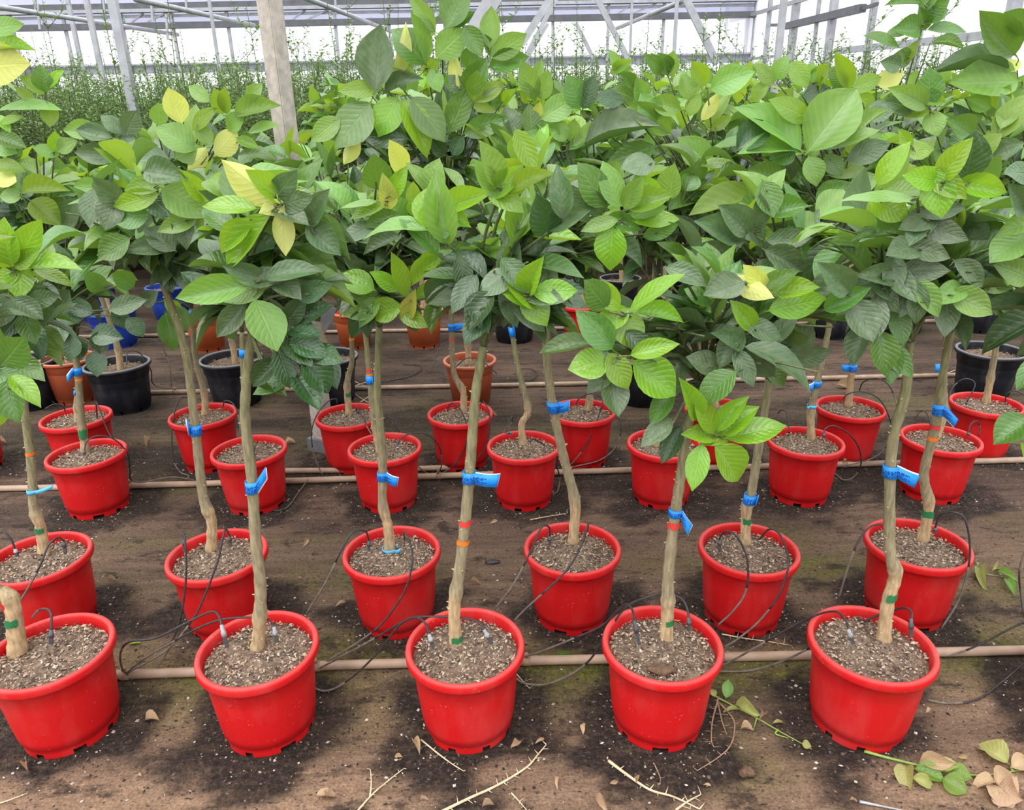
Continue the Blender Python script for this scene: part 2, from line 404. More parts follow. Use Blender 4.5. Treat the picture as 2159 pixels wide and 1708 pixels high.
for a, b in zip(xp[:-1], xp[1:]):
    quad('film_panel', [(a, YB, .05), (b, YB, .05), (b, YB, zs0), (a, YB, zs0)], MAT['film'], wall_back)
    quad('skirt_panel', [(a, YB, zs0), (b, YB, zs0), (b, YB, zs1), (a, YB, zs1)], MAT['skirt'], wall_back)
    quad('film_panel', [(a, YB, zs1), (b, YB, zs1), (b, YB, zb0), (a, YB, zb0)], MAT['film'], wall_back)
    quad('film_panel', [(a, YB, zb0), (b, YB, zb0), (b, YB, 4.3), (a, YB, 4.3)], MAT['filmblue'], wall_back)
for x in xp:
    pole('post', (x, YB - .06, 0), (x, YB - .06, zg1), .055, MAT['steel'], wall_back)
    if xp.index(x) % 3 == 1: pole('brace', (x, YB - .08, zb0), (x + st * .45, YB - .08, zg0), .03, MAT['steel'], wall_back)
    if xp.index(x) % 3 == 1: pole('brace', (x + st * .9, YB - .08, zg0), (x + st * .45, YB - .08, zb1), .03, MAT['steel'], wall_back)
pole('gutter_beam', (XL, YB - .1, (zg0 + zg1) / 2), (XR, YB - .1, (zg0 + zg1) / 2), zg1 - zg0, MAT['steeldark'], wall_back, .12)
pole('gutter_lip', (XL, YB - .17, zg0 + .03), (XR, YB - .17, zg0 + .03), .06, MAT['steel'], wall_back, .03)
pole('beam', (XL, YB - .1, (zb0 + zb1) / 2), (XR, YB - .1, (zb0 + zb1) / 2), zb1 - zb0, MAT['steeldark'], wall_back, .1)
pole('rail', (XL, YB - .05, zb1 + .12), (XR, YB - .05, zb1 + .12), .05, MAT['steel'], wall_back, .03)
pole('rail', (XL, YB - .05, zs1), (XR, YB - .05, zs1), .03, MAT['steel'], wall_back, .03)

wall_right = struct(empty('wall_right', (XR, 0, 0)))
yr = [atX(x, 60, XR).y for x in (1537, 1582, 1627, 1682, 1730, 1762, 1847, 1951, 2144)]
wr = [.07, .07, .07, .11, .05, .10, .075, .075, .10]
def R_(p): return (p[0] - XR, p[1], p[2])
ally = [YB] + yr + [yr[-1] - 1.3 * k for k in range(1, 12)]
for a, b in zip(ally[:-1], ally[1:]):
    quad('film_panel', [R_((XR, a, .05)), R_((XR, b, .05)), R_((XR, b, 2.5)), R_((XR, a, 2.5))], MAT['film'], wall_right)
    quad('film_panel', [R_((XR, a, 2.5)), R_((XR, b, 2.5)), R_((XR, b, 4.2)), R_((XR, a, 4.2))], MAT['film'], wall_right)
for y, w in list(zip(yr, wr)) + [(y, .09) for y in ally[10:]]:
    pole('post', R_((XR - .07, y, 0)), R_((XR - .07, y, 4.2)), w, MAT['steel'], wall_right)
def rail(p, q, w, mat, nm='rail'):
    a, b = atX(*p, XR - .1), atX(*q, XR - .1); pole(nm, R_(a), R_(b), w, mat, wall_right)
rail((1540, 44), (1700, -3), .06, MAT['steel']); rail((1655, 56), (1819, 17), .10, MAT['steeldark'], 'vent_gutter'); rail((1820, 18), (1850, 8), .04, MAT['steeldark'])
rail((1763, 108), (2159, 66), .08, MAT['steel']); rail((1627, 53), (1656, 52), .05, MAT['steeldark'])
rail((1500, 133), (1640, 118), .05, MAT['steel'])

ceiling = struct(empty('ceiling', (0, 0, 0)))
def arch(x0, x1, z0, rise, n=14): return [(x0 + (x1 - x0) * i / n, z0 + rise * math.sin(math.pi * i / n)) for i in range(n + 1)]
spans = [(XL, (XL + XR) / 2), ((XL + XR) / 2, XR)]
for (a, b) in spans:
    A = arch(a, b, 4.2, 1.6)
    for y0 in np.arange(-8, YB - .1, 4.0):
        v, f = [], []
        for i, (x, z) in enumerate(A): v += [(x, y0, z), (x, y0 + 4.0, z), (x, y0, z + .01), (x, y0 + 4.0, z + .01)]
        for i in range(len(A) - 1):
            q = i * 4; f += [(q, q + 1, q + 5, q + 4), (q + 2, q + 6, q + 7, q + 3)]
        link('roof_film_panel', mesh('roof_film_panel', v, f, MAT['roof']), ceiling)
    for y in np.arange(-8, YB + .1, 4.0):
        v, f = tube([Vector((x, y, z - .03)) for x, z in A], .03, 6); link('arch_rib', mesh('arch_rib', v, f, MAT['steel']), ceiling)
for (p, q) in [((-60, 6, 10), (375, 73, YB - .3)), ((285, -2, 10), (575, 62, YB - .3)), ((640, -6, 10), (830, 68, YB - .3)), ((1300, 60, YB - .3), (1440, 2, 11)), ((1060, 30, YB - .3), (1010, 85, YB - .3))]:
    v, f = tube([at(*p), at(*q)], .035, 8); link('tie_rod', mesh('tie_rod', v, f, MAT['steel']), ceiling)
for (x, y) in [(72, 5), (80, 38), (218, 30), (318, 20), (390, 5), (555, 2), (350, 60), (705, 4)]:
    a = at(x, y - 30, YB - 1.2); b = at(x + 4, y + 24, YB - 1.2)
    pole('hanger', a, b, .035, MAT['steel'], ceiling)
for (p, q, w, Y) in [((1050, -20), (970, 115), .10, 5.0), ((1165, -10), (1100, 92), .07, 8.0), ((1174, -6), (1103, 130), .05, 9.0), ((1155, 50), (1108, 130), .04, 10.0),
                     ((1257, -6), (1326, 128), .06, 9.0), ((1214, 48), (1262, 145), .045, 10.0), ((1445, -5), (1512, 135), .08, 9.0)]:
    pole('diagonal_brace', at(*p, Y), at(*q, Y), w, MAT['steel'], ceiling, .03)

def post(name, x0, y0, x1, y1, wpx, Y, mat, label):
    a, b = at(x0, y0, Y), at(x1, y1, Y); w = wpx * pxsize(b)
    c = (a.x + b.x) / 2; e = empty(name, (c, Y, 0))
    v, f = box((0, 0, 1.98), (w, w * .8, 3.96)); link('shaft', mesh('post_shaft', v, f, mat, False), e)
    v, f = box((0, 0, .01), (w * 2.2, w * 2.0, .02)); link('base_plate', mesh('post_plate', v, f, MAT['steeldark'], False), e)
    return tag(e, label, 'post')
post('steel_post', 243, 0, 265, 175, 17, 7.2, MAT['steel'], 'broad grey steel post rising from the small-leaved shrubs, widest of the steel posts')
post('steel_post', 192, 0, 207, 165, 10, 9.3, MAT['steel'], 'narrower grey steel post beside the broad steel post among the shrubs')
post('steel_post', 155, 30, 172, 165, 8, 12.7, MAT['steel'], 'slim grey steel post with forked top close to the glazed back wall')
post('steel_post', 1652, 0, 1638, 150, 13, 6.2, MAT['steel'], 'grey steel post standing behind the leafy crowns near the side wall')
post('steel_post', 1428, 0, 1421, 110, 7, 11, MAT['steel'], 'thin steel post between two diagonal braces in front of the back wall')
post('steel_post', 1332, 10, 1328, 130, 5, 12.5, MAT['steel'], 'very thin steel post beside a diagonal brace near the back wall')
post('steel_post', 444, 20, 460, 130, 6, 12, MAT['steel'], 'thin steel post behind the leafless tips of tall shrub shoots')
# concrete post with foot
e = empty('concrete_post', (-.862, 2.985, 0))
Mz = Matrix.Rotation(math.radians(-24), 3, 'Z')
v, f = box((0, 0, 1.99), (.062, .062, 3.9), Mz); box((.012, -.0, 1.99), (.03, .078, 3.9), Mz, v, f); link('shaft', mesh('concrete_shaft', v, f, MAT['concrete'], False), e)
v, f = box((0, 0, .03), (.105, .10, .06), Mz); link('foot', mesh('concrete_foot', v, f, MAT['greyboard'], False), e)
tag(e, 'tan concrete post rising beside a red pot through the foliage', 'post')
# grey board leaning behind the pots
c = at(650, 660, 3.9); e = empty('grey_board', (c.x, 3.9, 0))
v, f = box((0, 0, c.z), (.26, .012, .20), Matrix.Rotation(math.radians(32), 3, 'Y')); link('board', mesh('board', v, f, MAT['greyboard'], False), e)
v, f = box((.03, .02, c.z / 2), (.03, .02, c.z)); link('stick', mesh('board_stick', v, f, MAT['greyboard'], False), e)
tag(e, 'flat grey board tilted on a stick near the orange pots', 'board')

# ------------------------------------------------------------------ pots, soil
def pot_mesh(kind, mat):
    n = 72
    if kind == 'red':
        prof = [(.104, .0), (.1055, .014), (.1065, .027), (.1095, .0285), (.1125, .05), (.117, .10), (.121, .15), (.124, .188), (.1265, .191), (.128, .208),
                (.1335, .2085), (.1385, .210), (.140, .214), (.140, .226), (.138, .2315), (.134, .233), (.1285, .232), (.1255, .228), (.1245, .215), (.117, .12), (.104, .03), (.0, .028)]
        notch = [2, 3, 11, 12, 13, 14, 21, 22, 30, 31, 32, 39, 40, 48, 49, 50, 51, 57, 58, 66, 67]
        sk = lambda i, k: i == 0 and k in notch
    elif kind == 'rolled':
        prof = [(.093, .0), (.096, .02), (.099, .021), (.105, .10), (.112, .175), (.118, .178), (.122, .215), (.1255, .221), (.133, .222), (.1375, .2265), (.139, .233), (.1365, .240),
                (.131, .243), (.125, .241), (.122, .235), (.119, .2), (.1, .03), (0, .028)]
        sk = lambda i, k: i == 0 and k % 9 == 0
    else:
        prof = [(.118, .0), (.121, .02), (.124, .022), (.133, .12), (.138, .178), (.143, .181), (.148, .222), (.153, .226), (.160, .229), (.164, .236), (.161, .245), (.155, .249),
                (.148, .247), (.145, .240), (.142, .2), (.12, .03), (0, .028)]
        sk = lambda i, k: i == 0 and k % 9 == 0
    v, f = lathe(prof, n, skip=sk)
    return mesh(kind + '_pot', v, f, mat)
PM = {'red': pot_mesh('red', MAT['red']), 'terra': pot_mesh('rolled', MAT['terra']), 'orange': pot_mesh('rolled', MAT['orange']), 'black': pot_mesh('wide', MAT['black']), 'blue': pot_mesh('wide', MAT['blue'])}
PR = {'red': (.124, .204), 'terra': (.119, .205), 'orange': (.119, .205), 'black': (.143, .208), 'blue': (.143, .208)}
def soil_mesh(seed, r, chips):
    rs = random.Random(seed); v, f = [(0, 0, .004)], []; n = 30; rings = 8
    for i in range(1, rings + 1):
        for k in range(n):
            w = 2 * math.pi * k / n; rr = r * i / rings
            z = .006 * math.cos(i / rings * 1.5) + rs.uniform(-.0035, .0035) + .004 * math.sin(3 * w + seed) * (i / rings)
            v.append((rr * math.cos(w), rr * math.sin(w), z if i < rings else -.004))
    for k in range(n): f.append((0, 1 + k, 1 + (k + 1) % n))
    for i in range(rings - 1):
        for k in range(n):
            a = 1 + i * n; f.append((a + k, a + n + k, a + n + (k + 1) % n, a + (k + 1) % n))
    sm = mesh('soil', v, f, MAT['soil'])
    v, f, c = [], [], []
    for i in range(chips):
        rr = r * .97 * math.sqrt(rs.random()); w = rs.uniform(0, 6.28); L = rs.choice([.0018, .0025, .003, .004, .0055]) * rs.uniform(.7, 1.35); W = L * rs.uniform(.25, .8); T = L * rs.uniform(.1, .4)
        Mx = Matrix.Rotation(rs.uniform(0, 6.28), 3, 'Z') @ Matrix.Rotation(rs.uniform(-.7, .7), 3, 'X') @ Matrix.Rotation(rs.uniform(-.5, .5), 3, 'Y')
        b = len(v); ctr = Vector((rr * math.cos(w), rr * math.sin(w), .005 + rs.uniform(0, .004)))
        for p in ((-L, 0, 0), (0, -W, 0), (L, 0, 0), (0, W, 0), (0, 0, T), (0, 0, -T)): v.append(ctr + Mx @ Vector(p))
        f += [(b, b + 1, b + 4), (b + 1, b + 2, b + 4), (b + 2, b + 3, b + 4), (b + 3, b, b + 4), (b + 1, b, b + 5), (b + 2, b + 1, b + 5), (b + 3, b + 2, b + 5), (b, b + 3, b + 5)]
        g = rs.choice([(.42, .35, .28), (.34, .27, .21), (.24, .18, .14), (.13, .09, .07), (.07, .05, .04), (.50, .44, .36), (.38, .29, .20), (.55, .51, .45) if rs.random() < .4 else (.2, .15, .12)])
        c += [(g[0], g[1] * .93, g[2] * .86)] * 6
    cm = mesh('bark_chips', v, f, MAT['chip'], False, col=c)
    return sm, cm
SOIL = {}
for kind in ('red', 'terra', 'black'):
    SOIL[kind] = [soil_mesh(i * 7 + 1, PR[kind][0], 1500 if kind == 'red' else 400) for i in range(4 if kind == 'red' else 2)]
SOIL['orange'] = SOIL['terra']; SOIL['blue'] = SOIL['black']
def add_pot(root, kind, i):
    p = link('pot', PM[kind], root, Matrix.Rotation(rnd(0, 6.28), 4, 'Z'))
    s, c = random.choice(SOIL[kind]); M = Matrix.Translation((0, 0, PR[kind][1])) @ Matrix.Rotation(rnd(0, 6.28), 4, 'Z')
    so = link('soil', s, root, M); co = link('bark_chips', c, so); co['kind'] = 'stuff'
    return p

# ------------------------------------------------------------------ leaves
def leaf_mesh(name, mat, droop, fold, wav, twist, ratio=1.0, seed=0):
    rs = random.Random(seed)
    T = [0, .03, .06, .10, .20, .33, .47, .61, .74, .86, .94, 1.0]
    Wd = [.020, .020, .035, .15, .33, .455, .5, .47, .375, .225, .095, .006]
    v, uv, f = [], [], []
    for i, t in enumerate(T):
        w = Wd[i] * ratio
        for k in range(5):
            s = (k - 2) / 2
            x = w * s; y = t
            z = -droop * t * t + droop * t * .45 + fold * abs(s) * w * 1.2
            z += wav * math.sin(t * 17 + (1.7 if s > 0 else 0) + seed) * abs(s) * (.4 if i > 2 else 0)
            a = twist * t; x, z = x * math.cos(a) - z * math.sin(a) * .6, z * math.cos(a) + x * math.sin(a) * .6
            v.append((x, y - .10 * droop * t * t, z)); uv.append((.5 + s * .5, t))
    for i in range(len(T) - 1):
        for k in range(4):
            q = i * 5 + k; f.append((q, q + 1, q + 6, q + 5))
    return mesh(name, v, f, mat, True, uv)
VAR = [(.10, .12, .010, .0), (.28, .22, .018, .15), (.45, .15, .02, -.2), (-.12, .30, .014, .1), (.18, .42, .012, -.1), (.60, .30, .02, .25), (.05, .05, .024, -.3), (.33, .55, .016, .1)]
DRYV = [(.55, .9, .06, .9), (.8, .5, .07, -.7), (.35, 1.1, .05, .4), (.9, .8, .08, 1.1), (.3, .7, .09, -1.2), (.7, .3, .08, .6)]
LEAF = {k: [leaf_mesh('leaf_' + k, m, *VAR[i], seed=i) for i in range(len(VAR))] for k, m in LM.items()}
LEAF['r'] = [leaf_mesh('leaf_r', LM['r'], *q, seed=i) for i, q in enumerate(DRYV)]; LEAF['w'] = [leaf_mesh('leaf_w', LM['w'], *q, seed=i + 3) for i, q in enumerate(DRYV)]
def frame(d, n):
    y = d.normalized(); z = n - y * n.dot(y)
    if z.length < 1e-3: z = Vector((0, 0, 1)) - y * y.z
    z.normalize(); x = y.cross(z); return x, y, z
def add_leaf(root, base, tip, W, n, mat, var=None, name='leaf'):
    d = tip - base; L = d.length
    x, y, z = frame(d, n)
    M = Matrix(((x.x * W, y.x * L, z.x * L, 0), (x.y * W, y.y * L, z.y * L, 0), (x.z * W, y.z * L, z.z * L, 0), (0, 0, 0, 1)))
    M.translation = base - root.location
    ml = LEAF[mat]; return link(name, ml[random.randrange(len(ml)) if var is None else var % len(ml)], root, M)
CAMP = Vector((0, 0, HC))
def traced_leaf(root, bx, by, tx, ty, wpx, mat, Yb, Yt):
    b = at(bx, by, Yb); t = at(tx + (tx - bx) * .10, ty + (ty - by) * .10, Yt); s = pxsize((b + t) / 2)
    L = (t - b).length
    if L < .082: b = t - (t - b).normalized() * .082 + Vector((0, .02, 0)); L = (t - b).length; wpx = max(wpx, .36 * L / s)
    w = wpx * s * 1.22; W = max(w, .40 * L); c = min(1, w / W)
    view = (CAMP - (b + t) / 2).normalized(); d = (t - b).normalized()
    n0 = view - d * view.dot(d); n0.normalize(); side = d.cross(n0)
    a = math.acos(c) if c < .999 else 0
    a = max(a, rnd(.1, .45)); 
    sg = 1 if (n0 * math.cos(a) + side * math.sin(a)).z > (n0 * math.cos(a) - side * math.sin(a)).z else -1
    n = n0 * math.cos(a) + side * math.sin(a) * sg
    if mat == 'y' and random.random() < .5: n = -n
    W = max(w / max(.35, math.cos(a)), .3 * L)
    return add_leaf(root, b, t, min(W, .72 * L), n, mat, random.choice([0, 0, 1, 3, 4, 6]))
# ------------------------------------------------------------------ traced leaves: tile, base x y, tip x y, width, leaf colour (3x magnified tiles)
TILE = {'A': (0, 0), 'B': (720, 0), 'C': (1440, 0), 'D': (0, 560), 'E': (720, 560), 'F': (1440, 560)}
TR = {
'1a': "D 0 640 140 470 190 g;D 80 600 265 715 90 g;D 100 770 245 870 60 b;D 20 780 100 980 150 g;D -20 760 -5 1000 110 b;D -30 690 150 740 120 g;D -90 640 -10 420 120 g",
'2a': "A 90 1680 240 1410 120 b;A 70 1690 20 1400 150 b;A 90 1700 230 1580 85 b;A 150 1710 460 1660 80 b;A 40 1690 -60 1520 110 b;D 105 60 120 205 150 b;D 210 20 440 115 70 b;D 60 60 -40 130 90 b;D 60 200 255 335 110 s;D 160 240 355 190 100 s;D 20 180 -20 380 130 s;D 100 300 215 480 110 g;D 40 330 -40 470 120 g;D 110 300 20 440 110 d",
'4z': "A -80 190 125 150 80 l;A -40 330 190 300 45 b;A -150 430 150 400 230 y;A -40 850 155 935 90 g;A -60 920 95 960 120 l;A -40 1040 140 1070 80 m;A -60 1100 100 1150 90 y;A -30 700 350 675 50 l;A -10 760 60 830 50 b;A 0 780 130 740 40 b",
'4a': "A 290 590 255 420 110 g;A 260 600 140 480 70 m;A 300 560 390 450 45 b;A 200 655 100 550 50 m;A 300 650 310 790 110 m;A 345 960 345 840 80 b;A 360 960 470 890 80 l;A 320 970 210 930 70 l;A 660 1200 490 1180 120 l;A 180 1260 370 1410 140 m;A 130 1220 400 1190 90 m;A 120 1240 0 1240 80 l;A 490 1240 380 1450 110 s",
'4b': "A 1410 730 1355 570 140 m;A 1330 650 1200 545 80 l;A 1560 640 1640 535 80 l;A 1470 740 1740 660 90 l;A 1560 840 1740 785 50 l;A 1155 790 1070 580 125 y;A 990 790 1000 660 90 l;A 1210 830 1355 690 70 m;A 1240 960 1000 800 170 l;A 1350 990 1490 830 120 y;A 1180 1080 1310 940 90 y;A 1490 870 1630 940 60 m;A 1080 1000 840 1010 170 s;A 790 850 860 710 110 s;A 770 850 650 730 110 s;A 720 870 840 870 80 d;A 650 830 430 830 100 l;A 720 870 510 830 90 s;A 760 990 480 960 110 s;A 1430 730 1430 560 70 m;A 1330 930 1250 800 90 l;A 1440 830 1530 720 90 l;A 1100 1000 1260 930 120 l;A 1500 900 1620 850 70 g",
'2b': "A 1020 1220 730 1300 110 b;A 1000 1170 790 1190 60 l;A 1010 1180 1290 1350 180 l;A 1240 1230 1140 1080 100 b;A 1220 1390 1005 1450 60 l;A 1080 1590 920 1440 150 s;A 1040 1590 800 1580 100 s;A 830 1500 650 1620 140 g;A 960 1350 720 1380 150 g;A 950 1260 1090 1380 150 d;A 690 1260 590 1130 120 s;A 700 1280 660 1440 140 s;A 560 1300 560 1420 120 s;A 1120 1400 1180 1560 110 s;A 900 1080 1150 1120 140 s",
'1b': "A 1770 1285 1430 1040 180 y;A 1735 1240 1560 1090 60 b;A 1640 1320 1300 1295 95 b;A 1580 1390 1400 1580 120 b;A 1720 1330 1490 1670 120 b;A 1770 1310 1805 1590 115 y;A 1730 1300 1640 1350 60 y;A 1740 1230 1860 1090 110 s;A 1770 1300 1960 1240 90 s;A 1790 1350 1940 1430 120 s;D 1600 110 1165 200 150 l;D 1630 150 1430 225 115 l;D 1600 200 1745 510 260 l;D 1530 240 1390 430 120 s;D 1660 90 2000 10 110 s;D 1640 100 1800 60 100 s;D 1600 90 1420 10 110 s;D 1740 560 1830 760 130 d;D 1900 560 2070 790 160 d;D 1860 720 2010 890 150 d;D 1840 420 2020 460 95 d;D 2060 640 2130 770 100 d;D 1690 660 1590 760 110 d;D 1690 770 1600 810 90 g;D 1730 770 1800 800 80 g;D 1820 460 2060 560 130 d;D 1830 500 1960 620 140 d;D 1990 560 2150 600 110 d;D 1920 330 2070 250 110 d;D 1830 330 1920 200 100 d;A 1990 1480 2140 1600 140 s;A 1960 1390 2060 1210 120 s;D 1770 100 1890 200 140 s;D 1950 180 2080 120 100 d",
'2c': "B 220 1150 205 990 160 g;B 370 1080 300 900 110 y;B 310 1240 400 1070 70 b;B 290 1300 270 1120 80 y;B 570 1260 600 1020 170 l;B 560 1240 430 1030 70 l;B 630 1330 915 1220 120 b;B 630 1360 800 1420 100 b;B 640 1370 590 1460 120 l;B 440 1380 710 1530 110 g;B 230 1410 0 1510 100 s;B 290 1300 65 1370 60 b;B 310 1380 160 1430 70 g;B 240 1270 0 1310 50 l;B 390 1490 150 1590 80 s;B 480 1700 690 1600 90 b;E 220 160 0 60 130 b;E 360 170 195 50 90 b;E 410 210 330 -60 95 b;E 440 130 640 -60 90 b;E 390 250 200 310 190 b;E 460 220 620 110 75 b;E 530 210 730 130 60 b;E 350 300 530 380 90 b;E 440 230 460 160 40 y;E 190 300 20 310 60 l;E 180 280 110 380 80 l;E 420 300 470 410 120 d;E 540 200 690 250 90 s;E 110 340 60 460 90 d;E 160 370 150 450 60 d;E 600 290 560 420 80 g;E 200 240 60 140 120 g",
'1c': "B 980 1180 890 910 130 l;B 1000 1200 1135 1050 100 m;B 1060 1220 1310 1090 90 m;B 960 1190 850 1020 60 l;B 1000 1230 1140 1330 130 m;B 1180 1000 1220 1090 110 m;B 1300 1470 1250 1260 170 d;B 1400 1400 1370 1070 125 s;B 1420 1400 1550 1330 110 s;E 1185 170 1255 -30 110 b;E 1195 180 1470 155 130 b;E 1165 220 1010 140 90 b;E 1190 220 1290 370 150 b;E 1150 190 1050 120 35 b;E 1020 90 870 180 140 s;E 1060 30 1170 170 130 s;E 1050 230 1290 400 120 s;E 1210 190 1390 220 90 s;E 900 260 800 400 140 d;E 950 220 870 150 90 d;E 760 60 790 190 90 d;E 890 330 780 480 130 d;E 1040 240 1110 380 70 s;E 770 190 700 290 90 d;E 860 300 930 420 110 d",
'1d': "E 1810 300 2130 60 90 b;E 1840 300 2145 340 90 b;E 1770 320 1600 410 130 b;E 1780 340 1870 520 190 b;E 1690 290 1550 110 160 g;E 1760 290 1600 100 120 b;E 1720 540 1510 300 160 g;E 1620 480 1290 560 90 g;E 1710 620 1455 650 170 b;E 1720 620 1810 770 140 b;E 1830 590 2070 800 210 b;E 1810 570 2110 490 110 b;E 1700 700 1740 930 150 s;E 1640 720 1560 800 120 s;E 1850 470 1990 600 110 d;F 195 1085 30 1060 110 b;F 200 1070 90 840 110 b;F 210 1060 395 840 100 b;F 240 1080 455 900 130 b;F 250 1095 625 1010 140 b;F 190 1110 350 1350 170 b;F 130 1110 60 1400 130 b;F 80 980 0 740 110 b;F 170 1110 110 1130 40 b;F 520 170 400 10 110 y;F 410 120 560 215 70 y;F 590 180 840 150 90 b;F 520 290 880 210 150 b;F 560 150 720 50 60 g;F 360 500 830 750 130 s;F 380 540 570 690 120 s;F 340 520 230 640 130 s;F 470 430 330 240 60 b;F 350 660 110 850 150 g;F 400 100 150 190 150 s;F 0 60 150 110 90 s;F 350 510 210 430 100 s;F 460 400 620 460 110 s;F 400 660 450 760 90 s;F 180 640 40 580 130 s;E 2050 880 1960 1010 110 g;E 2090 1000 1910 1130 110 s;E 2100 1130 2030 1240 110 d",
'2d': "B 1760 1385 1530 1450 80 l;B 1725 1415 1690 1690 175 b;B 1800 1330 2070 1230 130 m;B 1810 1390 2110 1380 80 b;B 1830 1370 2040 1320 80 l;B 1680 1320 1510 1050 170 g;B 1760 1330 1660 1040 130 l;B 1950 1180 1910 1110 40 b;B 2080 1250 2110 1050 140 l;B 1780 1330 1900 1130 110 l;B 1810 1420 1890 1450 60 g;B 2000 1470 2120 1420 80 g;B 1640 1350 1560 1200 110 s;B 1380 1150 1550 1390 130 s;B 1960 1030 1780 1060 130 s",
'2e': "C 490 1460 490 1240 90 s;C 420 1480 250 1310 150 s;C 400 1530 110 1400 160 s;C 340 1590 20 1620 120 s;C 510 1520 795 1500 110 s;C 500 1570 760 1700 130 s;C 450 1450 500 1560 60 s;C 530 1200 560 1360 140 g;C 640 1330 780 1290 120 g;C 870 1680 1010 1620 120 s;F 650 540 690 350 110 g;F 720 560 800 370 120 s;F 760 620 920 540 110 s;F 560 640 640 760 120 g;F 700 240 850 330 130 s;F 870 300 1000 190 110 s;F 900 260 1050 160 110 s;F 410 60 620 20 130 s;F 680 30 780 110 130 s",
'3f': "C 770 980 1085 575 270 l;C 760 970 400 655 120 l;C 740 960 400 920 80 l;C 850 950 1210 820 90 l;C 790 980 850 1160 220 l;C 520 1200 85 1370 120 m;C 900 1110 1150 1060 90 m;C 830 1290 1030 1160 150 g;C 1040 1200 1230 1120 130 l;C 1060 1000 1090 700 110 m;C 720 960 560 1000 130 g;C 330 960 540 780 150 d;C 640 870 680 1010 150 g;C 820 760 570 640 120 m;C 650 1150 420 1080 120 g;C 1020 1020 1290 910 120 s;C 480 1190 460 1110 50 m;C 1060 1300 1280 1370 100 m;C 930 1000 1000 1100 90 g",
'1e': "C 1260 1190 1415 910 120 b;C 1660 1140 1810 890 120 b;C 1640 1150 1420 1110 60 b;C 1680 1160 1790 1250 115 b;C 1790 1170 2040 1210 70 b;C 1630 1200 1640 1365 170 b;C 1250 1280 1420 1370 150 b;C 1250 1230 1570 1180 90 l;C 1830 1130 1850 850 200 d;C 1480 1250 1020 1260 90 l;C 1580 1440 1790 1510 130 s;C 1540 1390 1380 1440 130 s;C 1530 1440 1420 1530 100 s;C 1490 1570 1310 1600 140 s;C 1520 1590 1700 1620 100 s;C 1600 1340 1790 1300 110 s;F 1060 170 880 0 150 s;F 1090 230 1180 460 180 s;F 1270 470 1280 680 140 g;F 1160 450 1070 620 120 s;F 1720 180 1920 300 150 l;F 1710 190 1590 225 95 l;F 1580 240 1640 320 120 l;F 1260 150 1170 120 100 s;F 1400 150 1460 230 110 s;F 1240 310 1210 470 120 s;F 1380 360 1400 500 110 g;F 1440 250 1370 320 110 s;F 1500 230 1480 370 110 s;F 1690 300 1660 440 110 s;F 1370 600 1450 700 90 g;F 1320 640 1300 740 90 g;F 1080 200 1180 140 110 g;F 1260 90 1120 60 110 s;F 1540 40 1680 30 120 s;F 1820 40 1920 130 100 s;F 1340 90 1320 210 100 s;F 1280 190 1360 290 110 s",
'4d': "B 600 210 440 -20 90 l;B 650 190 790 -50 170 g;B 600 230 460 90 60 l;B 540 420 340 185 190 g;B 540 420 430 110 75 l;B 310 520 380 170 80 y;B 210 590 255 200 200 s;B 590 370 770 200 150 l;B 540 450 610 380 80 m;B 770 150 875 340 110 g;B 935 320 950 70 110 l;B 930 370 1150 225 120 l;B 920 430 1165 360 115 g;B 745 560 710 345 75 y;B 800 420 830 290 120 g;B 790 600 905 385 130 g;B 830 640 855 460 95 m;B 840 650 1020 520 90 m;B 1020 640 1100 570 60 b;B 250 570 0 570 90 m;B 360 600 240 840 165 b;B 370 610 550 960 145 b;B 190 640 -20 910 210 g;B 110 860 20 1020 80 y;B 430 600 640 870 160 g;B 680 850 790 570 130 g;B 660 760 640 560 40 b;B 800 620 960 690 80 m;B 760 850 1035 750 115 g;B 480 490 290 390 50 m;B 260 600 490 490 70 s;B 0 740 -180 880 110 l;B 560 430 620 570 120 l;B 750 560 680 480 130 s;B 1010 640 890 580 110 g;B 440 880 160 850 130 d;B 700 990 770 870 110 d;B 640 980 570 880 100 d;B 690 190 830 90 60 g;B 930 300 895 220 50 g",
'4e': "B 1250 760 1480 615 130 l;B 1230 640 1140 400 110 l;B 1260 640 1310 460 100 l;B 1200 860 1190 670 130 g;B 1235 760 1250 650 50 y;B 1380 900 1225 740 90 l;B 1420 900 1330 760 100 l;B 1460 880 1470 760 95 l;B 1450 930 1660 770 95 l;B 1400 960 1130 880 60 l;B 1220 1030 1260 840 35 y;B 1180 640 1150 520 80 b;B 1430 950 1550 870 60 g;B 1090 870 1040 680 110 s;B 1260 650 1200 560 70 m",
'4f': "B 1510 950 1960 770 95 s;B 2000 920 1700 1020 130 g;B 2090 850 1810 660 130 l;B 1510 700 1440 490 150 g;B 1520 700 1590 490 110 d;B 1750 420 1700 320 50 l;B 1740 440 1830 380 40 m;B 1740 440 1840 440 50 l;B 1850 530 1770 460 70 g;B 1790 640 1610 610 95 d;B 1990 780 1900 600 130 l;B 2080 440 2095 330 100 l;B 2060 440 2010 340 80 g;B 2020 480 1930 350 80 g;B 2150 700 1960 640 110 l;B 1700 560 1850 620 120 g;B 1900 640 1870 500 120 l;C 150 550 60 400 100 m;C 160 570 430 450 150 l;C 40 640 0 480 100 l;C 30 740 100 600 80 m;C 110 770 220 600 70 y;C 180 830 300 740 60 m;C 190 1060 -10 880 150 l;C 0 1340 170 1150 150 l",
